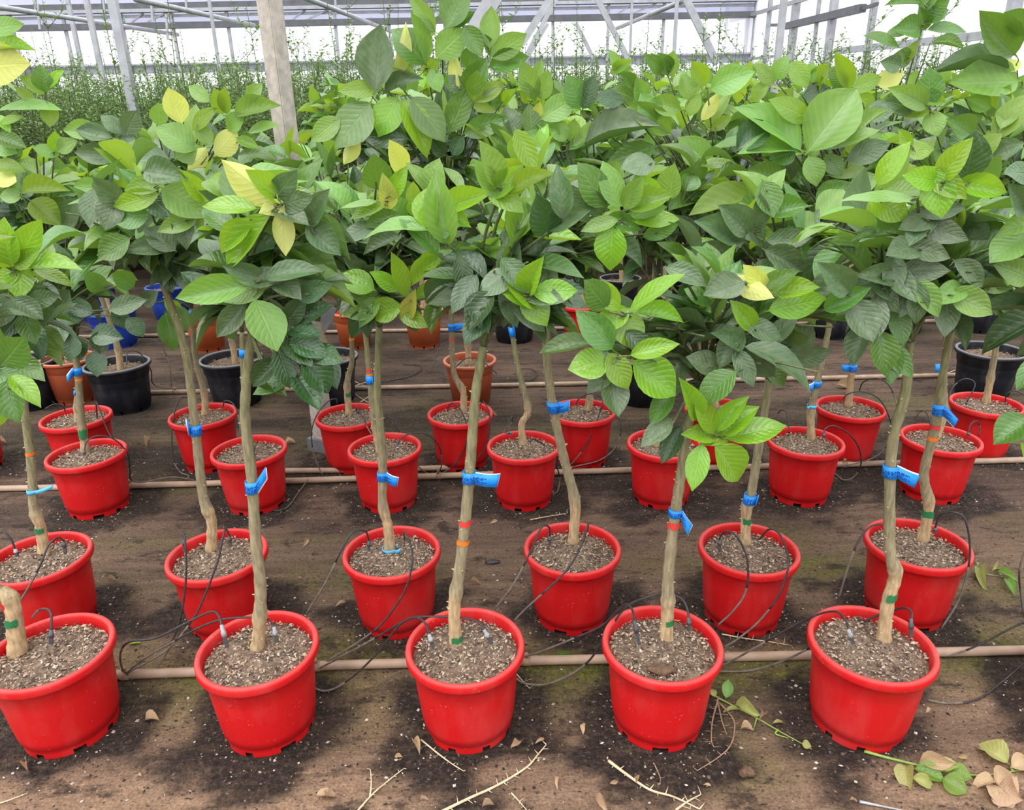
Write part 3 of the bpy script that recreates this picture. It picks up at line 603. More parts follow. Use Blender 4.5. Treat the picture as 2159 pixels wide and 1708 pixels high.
'4g': "C 1520 30 1300 20 60 g;C 1380 310 1170 220 50 g;C 1480 150 1280 230 70 g;C 1500 190 1350 180 120 g;C 1430 370 1340 350 110 g;C 1530 190 1780 190 60 g;C 1560 275 1770 295 40 g;C 1540 150 1670 60 130 g;C 1550 90 1675 0 100 g;C 1420 400 1480 260 55 m;C 1380 420 1270 390 90 s;C 1530 130 1500 50 70 g;C 1560 20 1600 -80 90 g;C 580 540 470 410 80 l;C 600 500 650 360 130 l;C 680 380 780 540 100 m;C 830 530 920 410 90 m;C 1060 570 960 350 90 m;C 1020 560 940 430 100 g;C 900 560 870 480 40 b;C 1070 560 1240 490 90 m;C 1220 540 1380 460 110 y;C 750 600 940 590 150 d;C 640 640 690 560 90 m;C 1090 600 1200 680 110 m;C 790 520 820 400 80 l;C 480 600 540 510 80 m;C 1130 720 1330 690 110 s",
'4h': "C 2110 360 1880 90 165 g;C 2170 200 2030 90 110 g;C 2080 450 1620 420 60 s;C 2140 510 1700 540 190 l;C 2130 400 2020 450 70 y;C 2000 690 2060 550 120 m;C 1780 620 1940 680 90 l;C 2150 560 2200 470 110 l",
'3g': "C 1560 680 1560 445 190 g;C 1550 680 1345 560 110 l;C 1570 700 1340 720 80 m;C 1590 720 1610 850 115 m;C 1480 680 1300 640 110 s;C 1830 860 1690 760 130 g;C 1800 880 1690 900 90 g;C 1900 960 2000 850 110 m;C 2050 960 2150 900 120 s;C 1470 960 1580 940 90 b;C 1430 900 1370 820 60 b;C 1560 620 1660 640 80 m",
'2f': "F 1990 110 2140 20 110 l;F 1960 100 2060 140 130 l;F 1990 240 2040 320 90 g;F 2080 270 2160 340 80 g;F 1920 60 1840 140 120 d;F 1950 170 1960 260 110 d",
'1f': "F 2210 960 1980 1110 160 g;C 2200 1500 1960 1640 170 l;C 2180 1420 2000 1480 120 l;F 2200 700 2110 780 90 g;C 2190 1300 2080 1180 140 s;F 2190 80 2010 0 140 l;F 2200 1180 2150 1130 70 b;C 2190 1100 2050 1090 120 s",
'3a': "D 590 120 540 40 130 g;D 790 110 710 40 140 g;D 640 400 640 540 150 d;D 570 430 750 450 120 d;D 620 520 610 690 130 d;D 460 420 440 590 150 d;D 470 480 510 590 90 d;D 700 270 790 390 130 d;D 800 320 900 440 100 d;D 420 330 340 310 150 d;D 330 380 400 470 130 d;D 560 300 430 250 110 d;D 680 280 900 220 100 s;D 360 280 440 160 130 d;D 320 450 290 380 90 d",
'4b_': "D 1040 290 1100 520 130 g;D 1060 240 1180 400 110 g;D 900 250 980 170 100 s;D 1100 280 1040 220 70 b",
'2e_': ""}
# tree: trunk pixels (soil to fork), y of the graft, crown ellipse in pixels (cx, cy, rx, ry), leaves, spread
TREES = {
'1a': ([(38, 1378), (32, 1320), (22, 1262), (-22, 1225), (-60, 1000), (-90, 800)], 1255, (-130, 620, 70, 170), 40),
'1b': ([(543, 1368), (548, 1300), (549, 1230), (540, 1150), (531, 1010), (517, 880), (522, 780), (532, 700)], 1300, (565, 560, 105, 165), 75),
'1c': ([(962, 1358), (958, 1280), (972, 1180), (985, 1060), (993, 960), (1003, 830), (1020, 730)], 1250, (1060, 560, 120, 125), 75),
'1d': ([(1405, 1348), (1408, 1275), (1410, 1200), (1424, 1080), (1436, 1000), (1450, 900), (1480, 810)], 1265, (1500, 690, 190, 100), 70),
'1e': ([(1863, 1350), (1872, 1270), (1888, 1210), (1876, 1150), (1880, 950), (1908, 830), (1920, 720)], 1200, (1890, 545, 150, 140), 90),
'1f': ([(2405, 1365), (2395, 1200), (2370, 1000), (2330, 800)], 1250, (2275, 560, 95, 200), 70),
'2a': ([(93, 1165), (85, 1110), (72, 1070), (66, 980), (52, 860), (44, 740)], 1085, (20, 660, 85, 120), 45),
'2b': ([(445, 1162), (446, 1100), (428, 1045), (414, 920), (400, 800), (384, 715), (345, 600)], 1075, (310, 490, 140, 130), 80),
'2c': ([(822, 1162), (818, 1110), (807, 1060), (806, 950), (796, 830), (800, 690)], 1075, (820, 520, 115, 110), 70),
'2d': ([(1208, 1145), (1212, 1060), (1190, 970), (1170, 880), (1155, 780), (1152, 700), (1165, 600)], 1055, (1180, 500, 115, 140), 85),
'2e': ([(1572, 1142), (1574, 1075), (1584, 1040), (1600, 940), (1618, 830), (1622, 740)], 1065, (1610, 560, 140, 150), 90),
'2f': ([(1945, 1142), (1958, 1065), (1948, 1000), (1972, 900), (1988, 790), (2004, 700)], 1050, (2020, 560, 115, 130), 85),
'3a': ([(178, 945), (172, 890), (166, 800), (158, 730)], 905, (140, 590, 105, 100), 55),
'3b': ([(525, 962), (520, 900), (514, 800), (510, 700)], 905, (480, 470, 130, 110), 80),
'3c': ([(802, 955), (790, 890), (780, 800), (770, 700)], 900, (740, 480, 120, 105), 80),
'3d': ([(1103, 928), (1100, 895), (1113, 862), (1092, 775), (1078, 690)], 860, (1090, 430, 120, 115), 80),
'3e': ([(1385, 942), (1390, 880), (1395, 780), (1395, 700)], 890, (1390, 450, 120, 120), 80),
'3f': ([(1712, 918), (1710, 870), (1724, 800), (1746, 700), (1750, 640)], 870, (1710, 400, 140, 125), 85),
'3g': ([(1975, 918), (1990, 870), (1990, 800), (1995, 700)], 870, (2010, 380, 130, 110), 80),
'4z': ([(-90, 890), (-90, 800), (-85, 720)], 860, (-70, 330, 90, 190), 60),
'4a': ([(165, 890), (163, 850), (164, 800), (150, 700)], 860, (140, 430, 125, 90), 70),
'4b': ([(432, 868), (430, 825), (412, 755), (404, 650)], 825, (410, 335, 125, 85), 70),
'4c': ([(735, 865), (732, 810), (742, 760), (740, 690)], 815, (680, 390, 105, 90), 65),
'4d': ([(977, 862), (976, 825), (957, 785), (952, 690), (950, 560)], 815, (945, 270, 110, 95), 60),
'4e': ([(1240, 865), (1244, 830), (1248, 750), (1250, 680)], 845, (1260, 340, 120, 95), 70),
'4f': ([(1510, 855), (1505, 780), (1495, 700)], 830, (1490, 310, 130, 95), 70),
'4g': ([(1790, 852), (1795, 790), (1803, 720), (1810, 640)], 780, (1800, 270, 140, 80), 70),
'4h': ([(2080, 845), (2090, 790), (2102, 720), (2114, 650)], 800, (2110, 320, 110, 110), 70)}
LABEL = {
'1a': 'potted citrus tree with thick pale kinked trunk leaning away, green paint dab, in red pot',
'1b': 'red-potted citrus tree with pale yellow young shoot and upturned blue tag on greenish trunk',
'1c': 'red-potted citrus tree with broad printed blue tag above red and orange trunk bands',
'1d': 'red-potted citrus tree with bright green rosette hanging low over its slanting blue tag',
'1e': 'red-potted citrus tree with long drooping blue tag and green-painted knobbly trunk base',
'1f': 'citrus tree of the end red pot whose crown reaches in with broad light leaves',
'2a': 'red-potted citrus tree with light blue tape tied round trunk and bright young top shoot',
'2b': 'red-potted citrus tree with forked trunk and narrow blue tag showing a white corner',
'2c': 'red-potted citrus tree with short blue tag and light blue tape round the trunk foot',
'2d': 'red-potted citrus tree with knee-bent trunk and blue tag sticking out sideways above it',
'2e': 'red-potted citrus tree with small crooked blue tag directly above its pale graft',
'2f': 'red-potted citrus tree with wavy trunk, dark blue tag, red and orange marks, green band',
'3a': 'red-potted citrus tree with dark drooping leaves and blue tag above an orange dot',
'3b': 'red-potted citrus tree standing behind the tree with the yellow shoot, plain blue trunk band',
'3c': 'red-potted citrus tree with blue band below a red mark, behind the tape-footed tree',
'3d': 'red-potted citrus tree with zigzag pale graft and thin leaning trunk beside the knee-bent tree',
'3e': 'red-potted citrus tree whose pot is half hidden by a low bright rosette',
'3f': 'red-potted citrus tree with huge light green leaf on top and light blue trunk ring',
'3g': 'red-potted citrus tree with two small drip hoops, behind the wavy-trunked tree',
'4z': 'citrus tree with large pale yellow leaf, its red pot mostly cut off',
'4a': 'red-potted citrus tree in front of the terracotta and black pots, thin trunk',
'4b': 'red-potted citrus tree with yellow-green top leaves and knobbly tan trunk base',
'4c': 'red-potted citrus tree beside the concrete post, green paint mark on trunk base',
'4d': 'tallest citrus tree with big upright leaves, trunk stepping sideways out of a red pot',
'4e': 'red-potted citrus tree with pale upright top leaves and drip tubes crossing the pot',
'4f': 'red-potted citrus tree with dusty grey leaf on top, pot hidden by a rosette',
'4g': 'red-potted citrus tree with short stub trunk, tiny blue tag and tall dark top shoot',
'4h': 'red-potted citrus tree with straight knotted trunk in front of a black pot'}
# ------------------------------------------------------------------ tree builder
TAN, OLIVE, GREEN = (.48, .345, .19), (.31, .255, .155), (.195, .215, .085)
def build_trunk(root, pts, gz, dark=0.0, r0=.0165, r1=.0105, knobs=True):
    P = catmull(pts, 9); n = len(P); loc = root.location
    rad, col = [], []
    for i, p in enumerate(P):
        t = i / (n - 1); r = r0 + (r1 - r0) * t
        dz = p.z - gz
        r += .0035 * math.exp(-(dz / .018) ** 2) + .003 * math.exp(-((p.z - P[0].z) / .02) ** 2)
        r *= 1 + .05 * math.sin(i * 1.7 + loc.x * 9)
        k = 1 / (1 + math.exp(-dz / .008))
        up = min(1, max(0, (t - .45) * 1.6)) * .8 + random.random() * .15
        c = [TAN[j] * (1 - k) + (OLIVE[j] * (1 - up) + GREEN[j] * up) * k for j in range(3)]
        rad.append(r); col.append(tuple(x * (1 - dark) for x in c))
    v, f, cols = [], [], []
    tube([p - loc for p in P], rad, 12, v, f, True, col, cols, .10)
    if knobs:                                          # bud scars and cut thorn stubs
        for q in range(int(n * .42)):
            i = random.randrange(2, n - 1); p = P[i] - loc; w = rnd(0, 6.28); o = Vector((math.cos(w), math.sin(w), rnd(.1, .6)))
            b = len(v); tube([p + o * rad[i] * .6, p + o * (rad[i] * 1.15 + rnd(.0005, .003))], [.0028, .0012], 5, v, f, True, [(.50, .42, .25)] * 2, cols)
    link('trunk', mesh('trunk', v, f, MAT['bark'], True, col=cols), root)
    return P, rad
def twig(root, a, b, r0, r1, sag=.25, mat=None):
    mid = a.lerp(b, .5); d = b - a
    mid += Vector((-d.x * .2 + rnd(-.01, .01), -d.y * .2, abs(d.length) * sag * .35))
    P = catmull([a, mid, b], 5); n = len(P)
    v, f = tube([p - root.location for p in P], [r0 + (r1 - r0) * i / (n - 1) for i in range(n)], 6)
    link('branch', mesh('branch', v, f, mat or MAT['stem']), root); return P
UP = Vector((0, 0, 1))
def crown(root, top, C, rx, ry, rz, nleaf, size, mix, nbr=7, Ymin=None):
    ends = []
    for i in range(nbr):
        u = (i + .5) / nbr; zz = -0.55 + 1.45 * u; rr = math.sqrt(max(.05, 1 - zz * zz * .8)); a = i * 2.4 + C.x * 7
        ends.append(C + Vector((rx * rr * math.cos(a) * .8, ry * rr * math.sin(a) * .8, rz * zz * .85)))
    nodes = []
    for e in ends:
        P = twig(root, top, e, .0060, .0025, .2)
        k = len(P)
        for j in range(3, k): nodes.append((P[j], (P[j] - P[j - 1]).normalized(), j / (k - 1)))
        for s in range(2):
            q = P[int(k * .6)]; e2 = e + Vector((rnd(-1, 1) * rx, rnd(-1, 1) * ry, rnd(-.3, .8) * rz)) * .45
            P2 = twig(root, q, e2, .0034, .0018, .15)
            for j in range(2, len(P2)): nodes.append((P2[j], (P2[j] - P2[j - 1]).normalized(), j / (len(P2) - 1)))
    for i in range(nleaf):
        p, t, u = random.choice(nodes)
        p = p + Vector((rnd(-.012, .012), rnd(-.012, .012), rnd(-.012, .012)))
        if Ymin is not None and p.y < Ymin: p.y = 2 * Ymin - p.y
        out = (p - C); out = Vector((out.x / rx, out.y / ry, out.z / rz * .5))
        a = rnd(0, 6.28); side = t.cross(UP if abs(t.z) < .9 else Vector((1, 0, 0))).normalized(); s2 = t.cross(side)
        d = (side * math.cos(a) + s2 * math.sin(a)) * .9 + out * .45 + t * (.25 + .5 * (u > .85)) + Vector((0, -.12, rnd(-.25, .3)))
        d.normalize(); L = size * rnd(.75, 1.25)
        hgt = (p.z - C.z) / rz
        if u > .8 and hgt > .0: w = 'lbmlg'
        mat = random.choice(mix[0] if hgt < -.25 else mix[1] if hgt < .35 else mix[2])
        nrm = UP * 1.0 + out * .35 + Vector((rnd(-.4, .4), rnd(-.65, .2), 0))
        tip = p + d * L
        if Ymin is not None and tip.y < Ymin: tip.y = 2 * Ymin - tip.y
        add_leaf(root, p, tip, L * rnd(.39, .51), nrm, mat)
def traced(root, key, Y, top, front):
    rows = [r.split() for r in TR.get(key, '').split(';') if r.strip()]
    if not rows: return
    cl = []
    for r in rows:
        ox, oy = TILE[r[0]]; q = [float(x) / 2.996 for x in r[1:6]]
        bx, by, tx, ty = q[0] + ox, q[1] + oy, q[2] + ox, q[3] + oy
        for c in cl:
            if math.hypot(c[0] - bx, c[1] - by) < 34: c[2].append((bx, by, tx, ty, q[4], r[6])); break
        else: cl.append([bx, by, [(bx, by, tx, ty, q[4], r[6])]])
    for cx, cy, L in cl:
        yb = Y - front - rnd(0, .05); n = len(L)
        mx = sum(l[0] for l in L) / n; my = sum(l[1] for l in L) / n
        node = at(mx, my, yb + .01); j = node.lerp(top, .3) + Vector((0, .05, -.03))
        P = twig(root, top, node, .0048, .0022, .25)
        for (bx, by, tx, ty, w, mt) in L:
            b = at(bx, by, yb)
            if (b - node).length > .012: twig(root, node, b, .0018, .0013, .05)
            d = math.hypot(tx - bx, ty - by) * pxsize(b)
            traced_leaf(root, bx, by, tx, ty, w, mt, yb, yb + rnd(-.42, .12) * d)
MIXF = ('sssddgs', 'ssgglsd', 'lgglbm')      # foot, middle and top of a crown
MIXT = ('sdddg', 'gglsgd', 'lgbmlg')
ROOT = {}; TRUNK = {}
for key, (pts, gy, (cx, cy, rx, ry), nl) in TREES.items():
    X, Y = POTS[key]
    root = empty('potted_citrus_tree', (X, Y, 0)); ROOT[key] = root
    tag(root, LABEL[key], 'potted tree', 'citrus trees in red pots')
    add_pot(root, 'red', 0)
    P3 = [at(x, y, Y) for (x, y) in pts]
    P3[0] = Vector((P3[0].x, Y - .01 * 0, .198)) if abs(P3[0].x - X) < .1 else Vector((X, Y, .198))
    sh = ground(*pts[0], .205).y - Y                    # stem foot a little off the pot's middle
    sh = max(-.06, min(.06, sh))
    P3 = [Vector((at(x, y, Y + sh).x, Y + sh, at(x, y, Y + sh).z)) for (x, y) in pts]; P3[0].z = min(P3[0].z, .203)
    gz = at(pts[0][0], gy, Y + sh).z
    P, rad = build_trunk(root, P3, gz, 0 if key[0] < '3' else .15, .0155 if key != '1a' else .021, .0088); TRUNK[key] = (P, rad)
    top = P[-1]; C = at(cx, cy + 14, Y); s = pxsize(C)
    row = int(key[0])
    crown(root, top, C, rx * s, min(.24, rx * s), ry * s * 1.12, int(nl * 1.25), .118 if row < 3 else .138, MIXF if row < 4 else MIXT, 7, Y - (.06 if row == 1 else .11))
    traced(root, key, Y, top, .09 if row == 1 else .15)
    if key == '4b': traced(root, '4b_', Y, top, .1)
# ------------------------------------------------------------------ paint marks on trunks
def trunk_at(key, y):
    P, rad = TRUNK[key]; best = None
    for i in range(len(P) - 1):
        c = R @ (np.array(P[i]) - np.array([0, 0, HC])); yy = F * c[1] / c[2] + 854
        if best is None or abs(yy - y) < best[0]: best = (abs(yy - y), i)
    i = best[1]; return P[i], rad[i], (P[min(i + 1, len(P) - 1)] - P[max(0, i - 1)]).normalized()
for key, y, hpx, mt in [('1c', 1106, 13, 'pred'), ('1c', 1139, 12, 'porange'), ('1e', 1254, 12, 'pgreen'), ('1d', 1312, 9, 'pgreen'), ('1c', 1342, 9, 'pgreen'), ('1a', 1310, 12, 'pgreen'), ('2e', 1099, 9, 'pgreen'), ('2f', 1081, 10, 'pgreen'),
                        ('2f', 905, 11, 'pred'), ('2f', 922, 9, 'porange'), ('2a', 952, 8, 'porange'), ('3a', 803, 5, 'porange'), ('3a', 912, 14, 'pgreen'), ('3c', 782, 6, 'pred'), ('3c', 791, 5, 'porange'), ('4c', 833, 6, 'pgreen'), ('4c', 715, 6, 'porange'), ('4d', 716, 5, 'pred'), ('4h', 706, 5, 'pred'), ('4h', 720, 6, 'porange'), ('2a', 1118, 8, 'pgreen'), ('1d', 1103, 14, 'pred')]:
    p, r, t = trunk_at(key, y); h = hpx * pxsize(p) * (1.5 if mt == 'pgreen' else 1); root = ROOT[key]; o = p - root.location
    part = mt == 'pgreen' and key not in ('2f',)
    v, f = [], []; n = 14; a0 = rnd(-2.6, -1.9) if part else 0; sw = 1.9 if part else 6.2832
    for k in range(n + 1):
        w = a0 + sw * k / n; j1, j2 = rnd(-.15, .15) * h, rnd(-.15, .15) * h
        d = Vector((math.cos(w), math.sin(w), 0)) * (r * 1.08 + .0006)
        v += [o + d - t * (h / 2 + j1), o + d + t * (h / 2 + j2)]
    for k in range(n): f.append((2 * k, 2 * k + 2, 2 * k + 3, 2 * k + 1))
    link('paint_mark', mesh('paint_mark', v, f, MAT[mt]), root)
# ------------------------------------------------------------------ tags: tree, y of wrap, wrap height, flag end-top px, end-bottom px, tape?
def strip(name, root, A, B, mat, thick=.0008):
    """ribbon between two edge polylines, with thickness"""
    n = len(A); v = []; f = []
    for i in range(n):
        t = (A[min(i + 1, n - 1)] - A[max(0, i - 1)]); nn = t.cross(B[i] - A[i]).normalized() * thick
        v += [A[i] - nn, B[i] - nn, A[i] + nn, B[i] + nn]
    for i in range(n - 1):
        q = 4 * i; f += [(q, q + 1, q + 5, q + 4), (q + 2, q + 6, q + 7, q + 3), (q, q + 4, q + 6, q + 2), (q + 1, q + 3, q + 7, q + 5)]
    f += [(0, 2, 3, 1), (4 * n - 4, 4 * n - 3, 4 * n - 1, 4 * n - 2)]
    return link(name, mesh(name, [p - root.location for p in v], f, mat), root)
def add_tag(key, y, hpx, e1, e2, mat='tagblue', text=True, white=(0, 0)):
    root = ROOT[key]; p, r, t = trunk_at(key, y); s = pxsize(p); h = hpx * s; rr = r * 1.18 + .001
    A, B = [], []; right = (e1[0] + e2[0]) / 2 > 0
    c = R @ (np.array(p) - np.array([0, 0, HC])); px0 = F * c[0] / c[2] + 1079.5
    sg = 1 if (e1[0] + e2[0]) / 2 > px0 else -1
    for k in range(13):
        w = -math.pi / 2 - sg * (1 - k / 12) * 5.3 + sg * .9
        d = Vector((math.cos(w), math.sin(w), 0)) * rr
        A.append(p + d + t * h / 2); B.append(p + d - t * h / 2)
    Yf = p.y - rr * .6
    E1, E2 = at(*e1, Yf - .012), at(*e2, Yf - .012); S1, S2 = A[-1], B[-1]; FA, FB = [], []
    for k in range(1, 9):
        u = k / 8; bow = Vector((0, -.006 * math.sin(u * 3.1), 0))
        FA.append(S1.lerp(E1, u) + bow); FB.append(S2.lerp(E2, u) + bow)
    wrap = strip('label_tag', root, A + FA, B + FB, MAT[mat])
    if white != (0, 0):
        off = Vector((white[0] * s, .0025, -white[1] * s))
        o = strip('tag_backing', root, [a + off for a in [S1] + FA], [b + off for b in [S2] + FB], MAT['tagwhite'], .0005)
    if text:
        v, f = [], []
        AA, BB = (A + FA)[3:], (B + FB)[3:]; n = len(AA)
        for ln, fr in enumerate((.36, .46, .56, .68, .82)):
            i = 0; u = 0.04
            end = (.78, .70, .62, .80, .74)[ln]
            while u < end:
                du = rnd(.03, .09); u2 = min(end, u + du)
                def pt(uu, q):
                    x = uu * (n - 1); j = min(int(x), n - 2); a = AA[j].lerp(AA[j + 1], x - j); b = BB[j].lerp(BB[j + 1], x - j)
                    tt = (AA[j + 1] - AA[j]).cross(BB[j] - AA[j]).normalized()
                    if tt.y > 0: tt = -tt
                    cen = (a + b) / 2; ax = cen - p; ax.z = 0
                    return a.lerp(b, q) + tt * .0013
                b0 = len(v); th = rnd(.035, .05)
                v += [pt(u, fr - th), pt(u2, fr - th), pt(u2, fr + th), pt(u, fr + th)]; f.append((b0, b0 + 1, b0 + 2, b0 + 3))
                u = u2 + rnd(.012, .03)
        o = link('printed_text', mesh('printed_text', [q - root.location for q in v], f, MAT['ink'], False), wrap)
add_tag('1c', 1009, 26, (1054, 1000), (1048, 1027), white=(1.2, -1))
add_tag('1b', 1021, 27, (560, 984), (562, 1009), white=(1, 3))
add_tag('1d', 1082, 18, (1459, 1106), (1449, 1130), white=(2, 2))
add_tag('1e', 989, 28, (1939, 1003), (1928, 1028), white=(-1, -3))
add_tag('2a', 1039, 9, (112, 1022), (110, 1030), 'tapeblue', False)
add_tag('2b', 902, 23, (394, 882), (400, 900), white=(-3, -1))
add_tag('2c', 1008, 20, (840, 1008), (836, 1027), white=(1, -1))
add_tag('2c', 1155, 8, (845, 1155), (844, 1164), 'tapeblue', False)
add_tag('2d', 857, 24, (1201, 844), (1199, 866), white=(1, 1))
add_tag('2e', 1052, 22, (1599, 1043), (1592, 1064), white=(1, 1))
add_tag('2f', 866, 24, (2020, 884), (2012, 901), white=(1, 3))
add_tag('3a', 786, 17, (141, 794), (143, 807), white=(-1, -2))
add_tag('3b', 746, 17, (520, 741), (520, 752), text=False)
add_tag('3c', 803, 18, (786, 797), (786, 809), text=False)
add_tag('3d', 684, 20, (1081, 676), (1081, 690), text=False)
add_tag('3f', 812, 14, (1707, 812), (1710, 826), white=(-1, -1))
add_tag('3f', 858, 6, (1702, 856), (1702, 861), 'tapeblue', False)
add_tag('4d', 686, 16, (977, 680), (975, 694), white=(1, 0))
add_tag('4g', 772, 16, (1774, 769), (1776, 781))
add_tag('4b', 645, 18, (432, 640), (432, 655))
add_tag('4a', 828, 10, (160, 824), (160, 832), text=False)
add_tag('3g', 774, 14, (1972, 768), (1972, 786), text=False)

# ------------------------------------------------------------------ trees behind, in terracotta, orange, black and blue pots
BG = []
for x, kind, by in [(45, 'black', 868), (140, 'terra', 858), (245, 'black', 876), (487, 'black', 862), (690, 'black', 858), (992, 'terra', 866), (1362, 'black', 860), (2095, 'black', 848)]:
    BG.append((x, by, kind, 445 if x < 600 else 420, 95, 85, 55, 5))
for x, kind, by in [(-60, 'terra', 742), (62, 'terra', 742), (232, 'blue', 738), (428, 'orange', 746), (586, 'orange', 738), (743, 'orange', 739), (892, 'orange', 738), (1085, 'black', 726), (1228, 'red', 722), (1400, 'black', 720), (1580, 'black', 718), (1762, 'black', 716), (1915, 'black', 708), (2072, 'black', 704), (2230, 'black', 700)]:
    BG.append((x, by, kind, 405 if x < 260 else 375 if x < 650 else 285, 95, 80, 55, 6))
for x, kind in [(-70, 'terra'), (60, 'terra'), (195, 'blue'), (352, 'blue'), (480, 'terra'), (640, 'orange'), (790, 'orange'), (930, 'orange'), (1060, 'black'), (1190, 'black'), (1310, 'black'), (1430, 'black'), (1550, 'black'), (1670, 'black'), (1790, 'black'), (1910, 'black'), (2030, 'black'), (2150, 'black'), (2280, 'black')]:
    BG.append((x, 664 - (x - 1000) * .018, kind, 425 if x < 650 else 245 - max(0, x - 1100) * .02, 80, 62, 45, 7))
L5 = {45: 'black-potted citrus tree half hidden behind the tree with light blue trunk tape', 140: 'citrus tree in a brown terracotta-coloured pot touching a grey-rimmed black pot', 245: 'citrus tree in grey-rimmed black pot touching a brown terracotta-coloured pot',
      487: 'black-potted citrus tree right behind the forked-trunk tree with the narrow tag', 690: 'black-potted citrus tree standing beside the concrete post, pot partly covered by dark leaves', 992: 'citrus tree in a brown terracotta-coloured pot behind the tallest tree',
      1362: 'black-potted citrus tree behind the low bright rosette, pot mostly hidden', 2095: 'citrus tree in a grey-rimmed black pot behind the straight knotted trunk'}
GL = {'black': 'citrus tree in a black plastic pot behind the red-potted rows', 'terra': 'citrus tree in a brown terracotta-coloured pot behind the red-potted rows', 'orange': 'citrus tree in a bright orange pot behind the red-potted rows',
      'blue': 'citrus tree in a blue pot on the shaded ground behind the red-potted rows', 'red': 'citrus tree in a shaded red pot among black and orange pots far back'}
for (x, by, kind, cy, rx, ry, nl, row) in BG:
    g = ground(x, by); X, Y = g.x, g.y + .11
    root = empty('potted_citrus_tree', (X, Y, 0)); tag(root, L5[x] if row == 5 else GL[kind], 'potted tree', 'citrus trees in %s pots behind' % {'terra': 'brown'}.get(kind, kind))
    add_pot(root, kind, 0)
    C = at(x + rnd(-12, 12), cy + rnd(-14, 14), Y); s = pxsize(C)
    top = Vector((X + rnd(-.05, .05), Y, C.z - ry * s * .8)); b = Vector((X + rnd(-.02, .02), Y, .2))
    P, rad = build_trunk(root, [b, b.lerp(top, .25) + Vector((rnd(-.025, .025), 0, 0)), b.lerp(top, .6) + Vector((rnd(-.03, .03), 0, 0)), top], .32, .1, .017, .009, row == 5)
    crown(root, top, C, rx * s, min(.26, rx * s), ry * s * 1.1, int(nl * 1.2), .145, MIXT if row < 7 else ('gdsl', 'glglm', 'lgbml'), 6)
# ------------------------------------------------------------------ small-leaved shrubs at the back
MAT['shrubleaf'] = None
def shrub_leaf():
    m, nt, b, out = M_('small_shrub_leaf'); co = objco(nt); n = noise(nt, co, 9, 3)
    nt.links.new(ramp(nt, n, [(.25, (.095, .165, .065)), (.5, (.15, .24, .085)), (.75, (.22, .32, .11))]), b.inputs['Base Color'])
    b.inputs['Roughness'].default_value = .45
    t = nt.nodes.new('ShaderNodeBsdfTranslucent'); t.inputs[0].default_value = (.2, .36, .06, 1)
    mx = nt.nodes.new('ShaderNodeMixShader'); mx.inputs[0].default_value = .25
    nt.links.new(b.outputs[0], mx.inputs[1]); nt.links.new(t.outputs[0], mx.inputs[2]); nt.links.new(mx.outputs[0], out.inputs[0]); return m
MAT['shrubleaf'] = shrub_leaf()
MAT['shrubstem'] = plain('shrub_stem', (.075, .085, .04), .7, .3, 30)
def shrub(seed, tall):
    rs = random.Random(seed); sv, sf, lv, lf = [], [], [], []
    def shoot(P, n, lo, r):
        tube(P, [r * (1 - .75 * i / (len(P) - 1)) for i in range(len(P))], 4, sv, sf, False)
        for i in range(int(n * lo), n + 1):
            u = i / n * (len(P) - 1); j = min(int(u), len(P) - 2); p = P[j].lerp(P[j + 1], u - j)
            w = i * 2.4 + rs.uniform(-.5, .5); L = rs.uniform(.030, .056) * (1.0 if i < n * .85 else .7); W = L * .30
            d = Vector((math.cos(w), math.sin(w), rs.uniform(-.1, .9))).normalized(); sd = d.cross(UP).normalized()
            nrm = sd.cross(d) * W * .5; q = len(lv)
            lv.extend([p, p + d * L * .5 + sd * W + nrm, p + d * L, p + d * L * .5 - sd * W + nrm]); lf.extend([(q, q + 1, q + 2), (q, q + 2, q + 3)])
    for s in range(30):
        h = rs.uniform(1.15, 1.85)
        if s < tall: h = rs.uniform(1.95, 2.5)
        a = rs.uniform(0, 6.28); r = rs.uniform(0, .05); out = rs.uniform(.08, .40)
        b = Vector((r * math.cos(a), r * math.sin(a), 0)); e = Vector((out * math.cos(a), out * math.sin(a), h))
        m_ = b.lerp(e, .5) + Vector((math.cos(a), math.sin(a), 0)) * out * .25 + Vector((rs.uniform(-.05, .05), rs.uniform(-.05, .05), 0))
        P = catmull([b, m_, e], 5); shoot(P, int(h * (40 if s >= tall else 30)), .3, .007)
        for k in range(5 if s >= tall else 3):
            q = P[rs.randrange(4, len(P) - 1)]; w = rs.uniform(0, 6.28); l = rs.uniform(.14, .38)
            e2 = q + Vector((math.cos(w) * .7, math.sin(w) * .7, rs.uniform(.5, 1.1))).normalized() * l
            shoot([q, q.lerp(e2, .5) + Vector((math.cos(w), math.sin(w), -.3)) * l * .12, e2], int(l * 46), .1, .003)
    return mesh('shrub_stems', sv, sf, MAT['shrubstem']), mesh('shrub_foliage', lv, lf, MAT['shrubleaf'], False)
SH = [shrub(100 + i, t) for i, t in enumerate((0, 1, 0, 1, 2, 1, 0))]
rs = random.Random(5)
y = 6.7; nsh = 0
while y < 14.6:
    x = -.78 * y - .6 + rs.uniform(0, .4)
    while x < min(4.15, .74 * y + .5):
        if abs(x) < 99:
            big = rs.random(); i = rs.randrange(len(SH)) if x < 2.5 or y > 9 else rs.randrange(3)
            e = empty('thorny_shrub', (x + rs.uniform(-.1, .1), y + rs.uniform(-.15, .15), 0)); e.rotation_euler.z = rs.uniform(0, 6.28); sc = rs.uniform(1.02, 1.18); e.scale = (sc, sc, sc)
            link('stem', SH[i][0], e); o = link('foliage', SH[i][1], e); o['kind'] = 'stuff'
            tag(e, 'upright small-leaved thorny shrub in the dense block before the glazed back wall', 'shrub', 'small-leaved shrubs at the back'); nsh += 1
        x += rs.uniform(.5, .68)
    y += .72 if y < 10 else 1.1

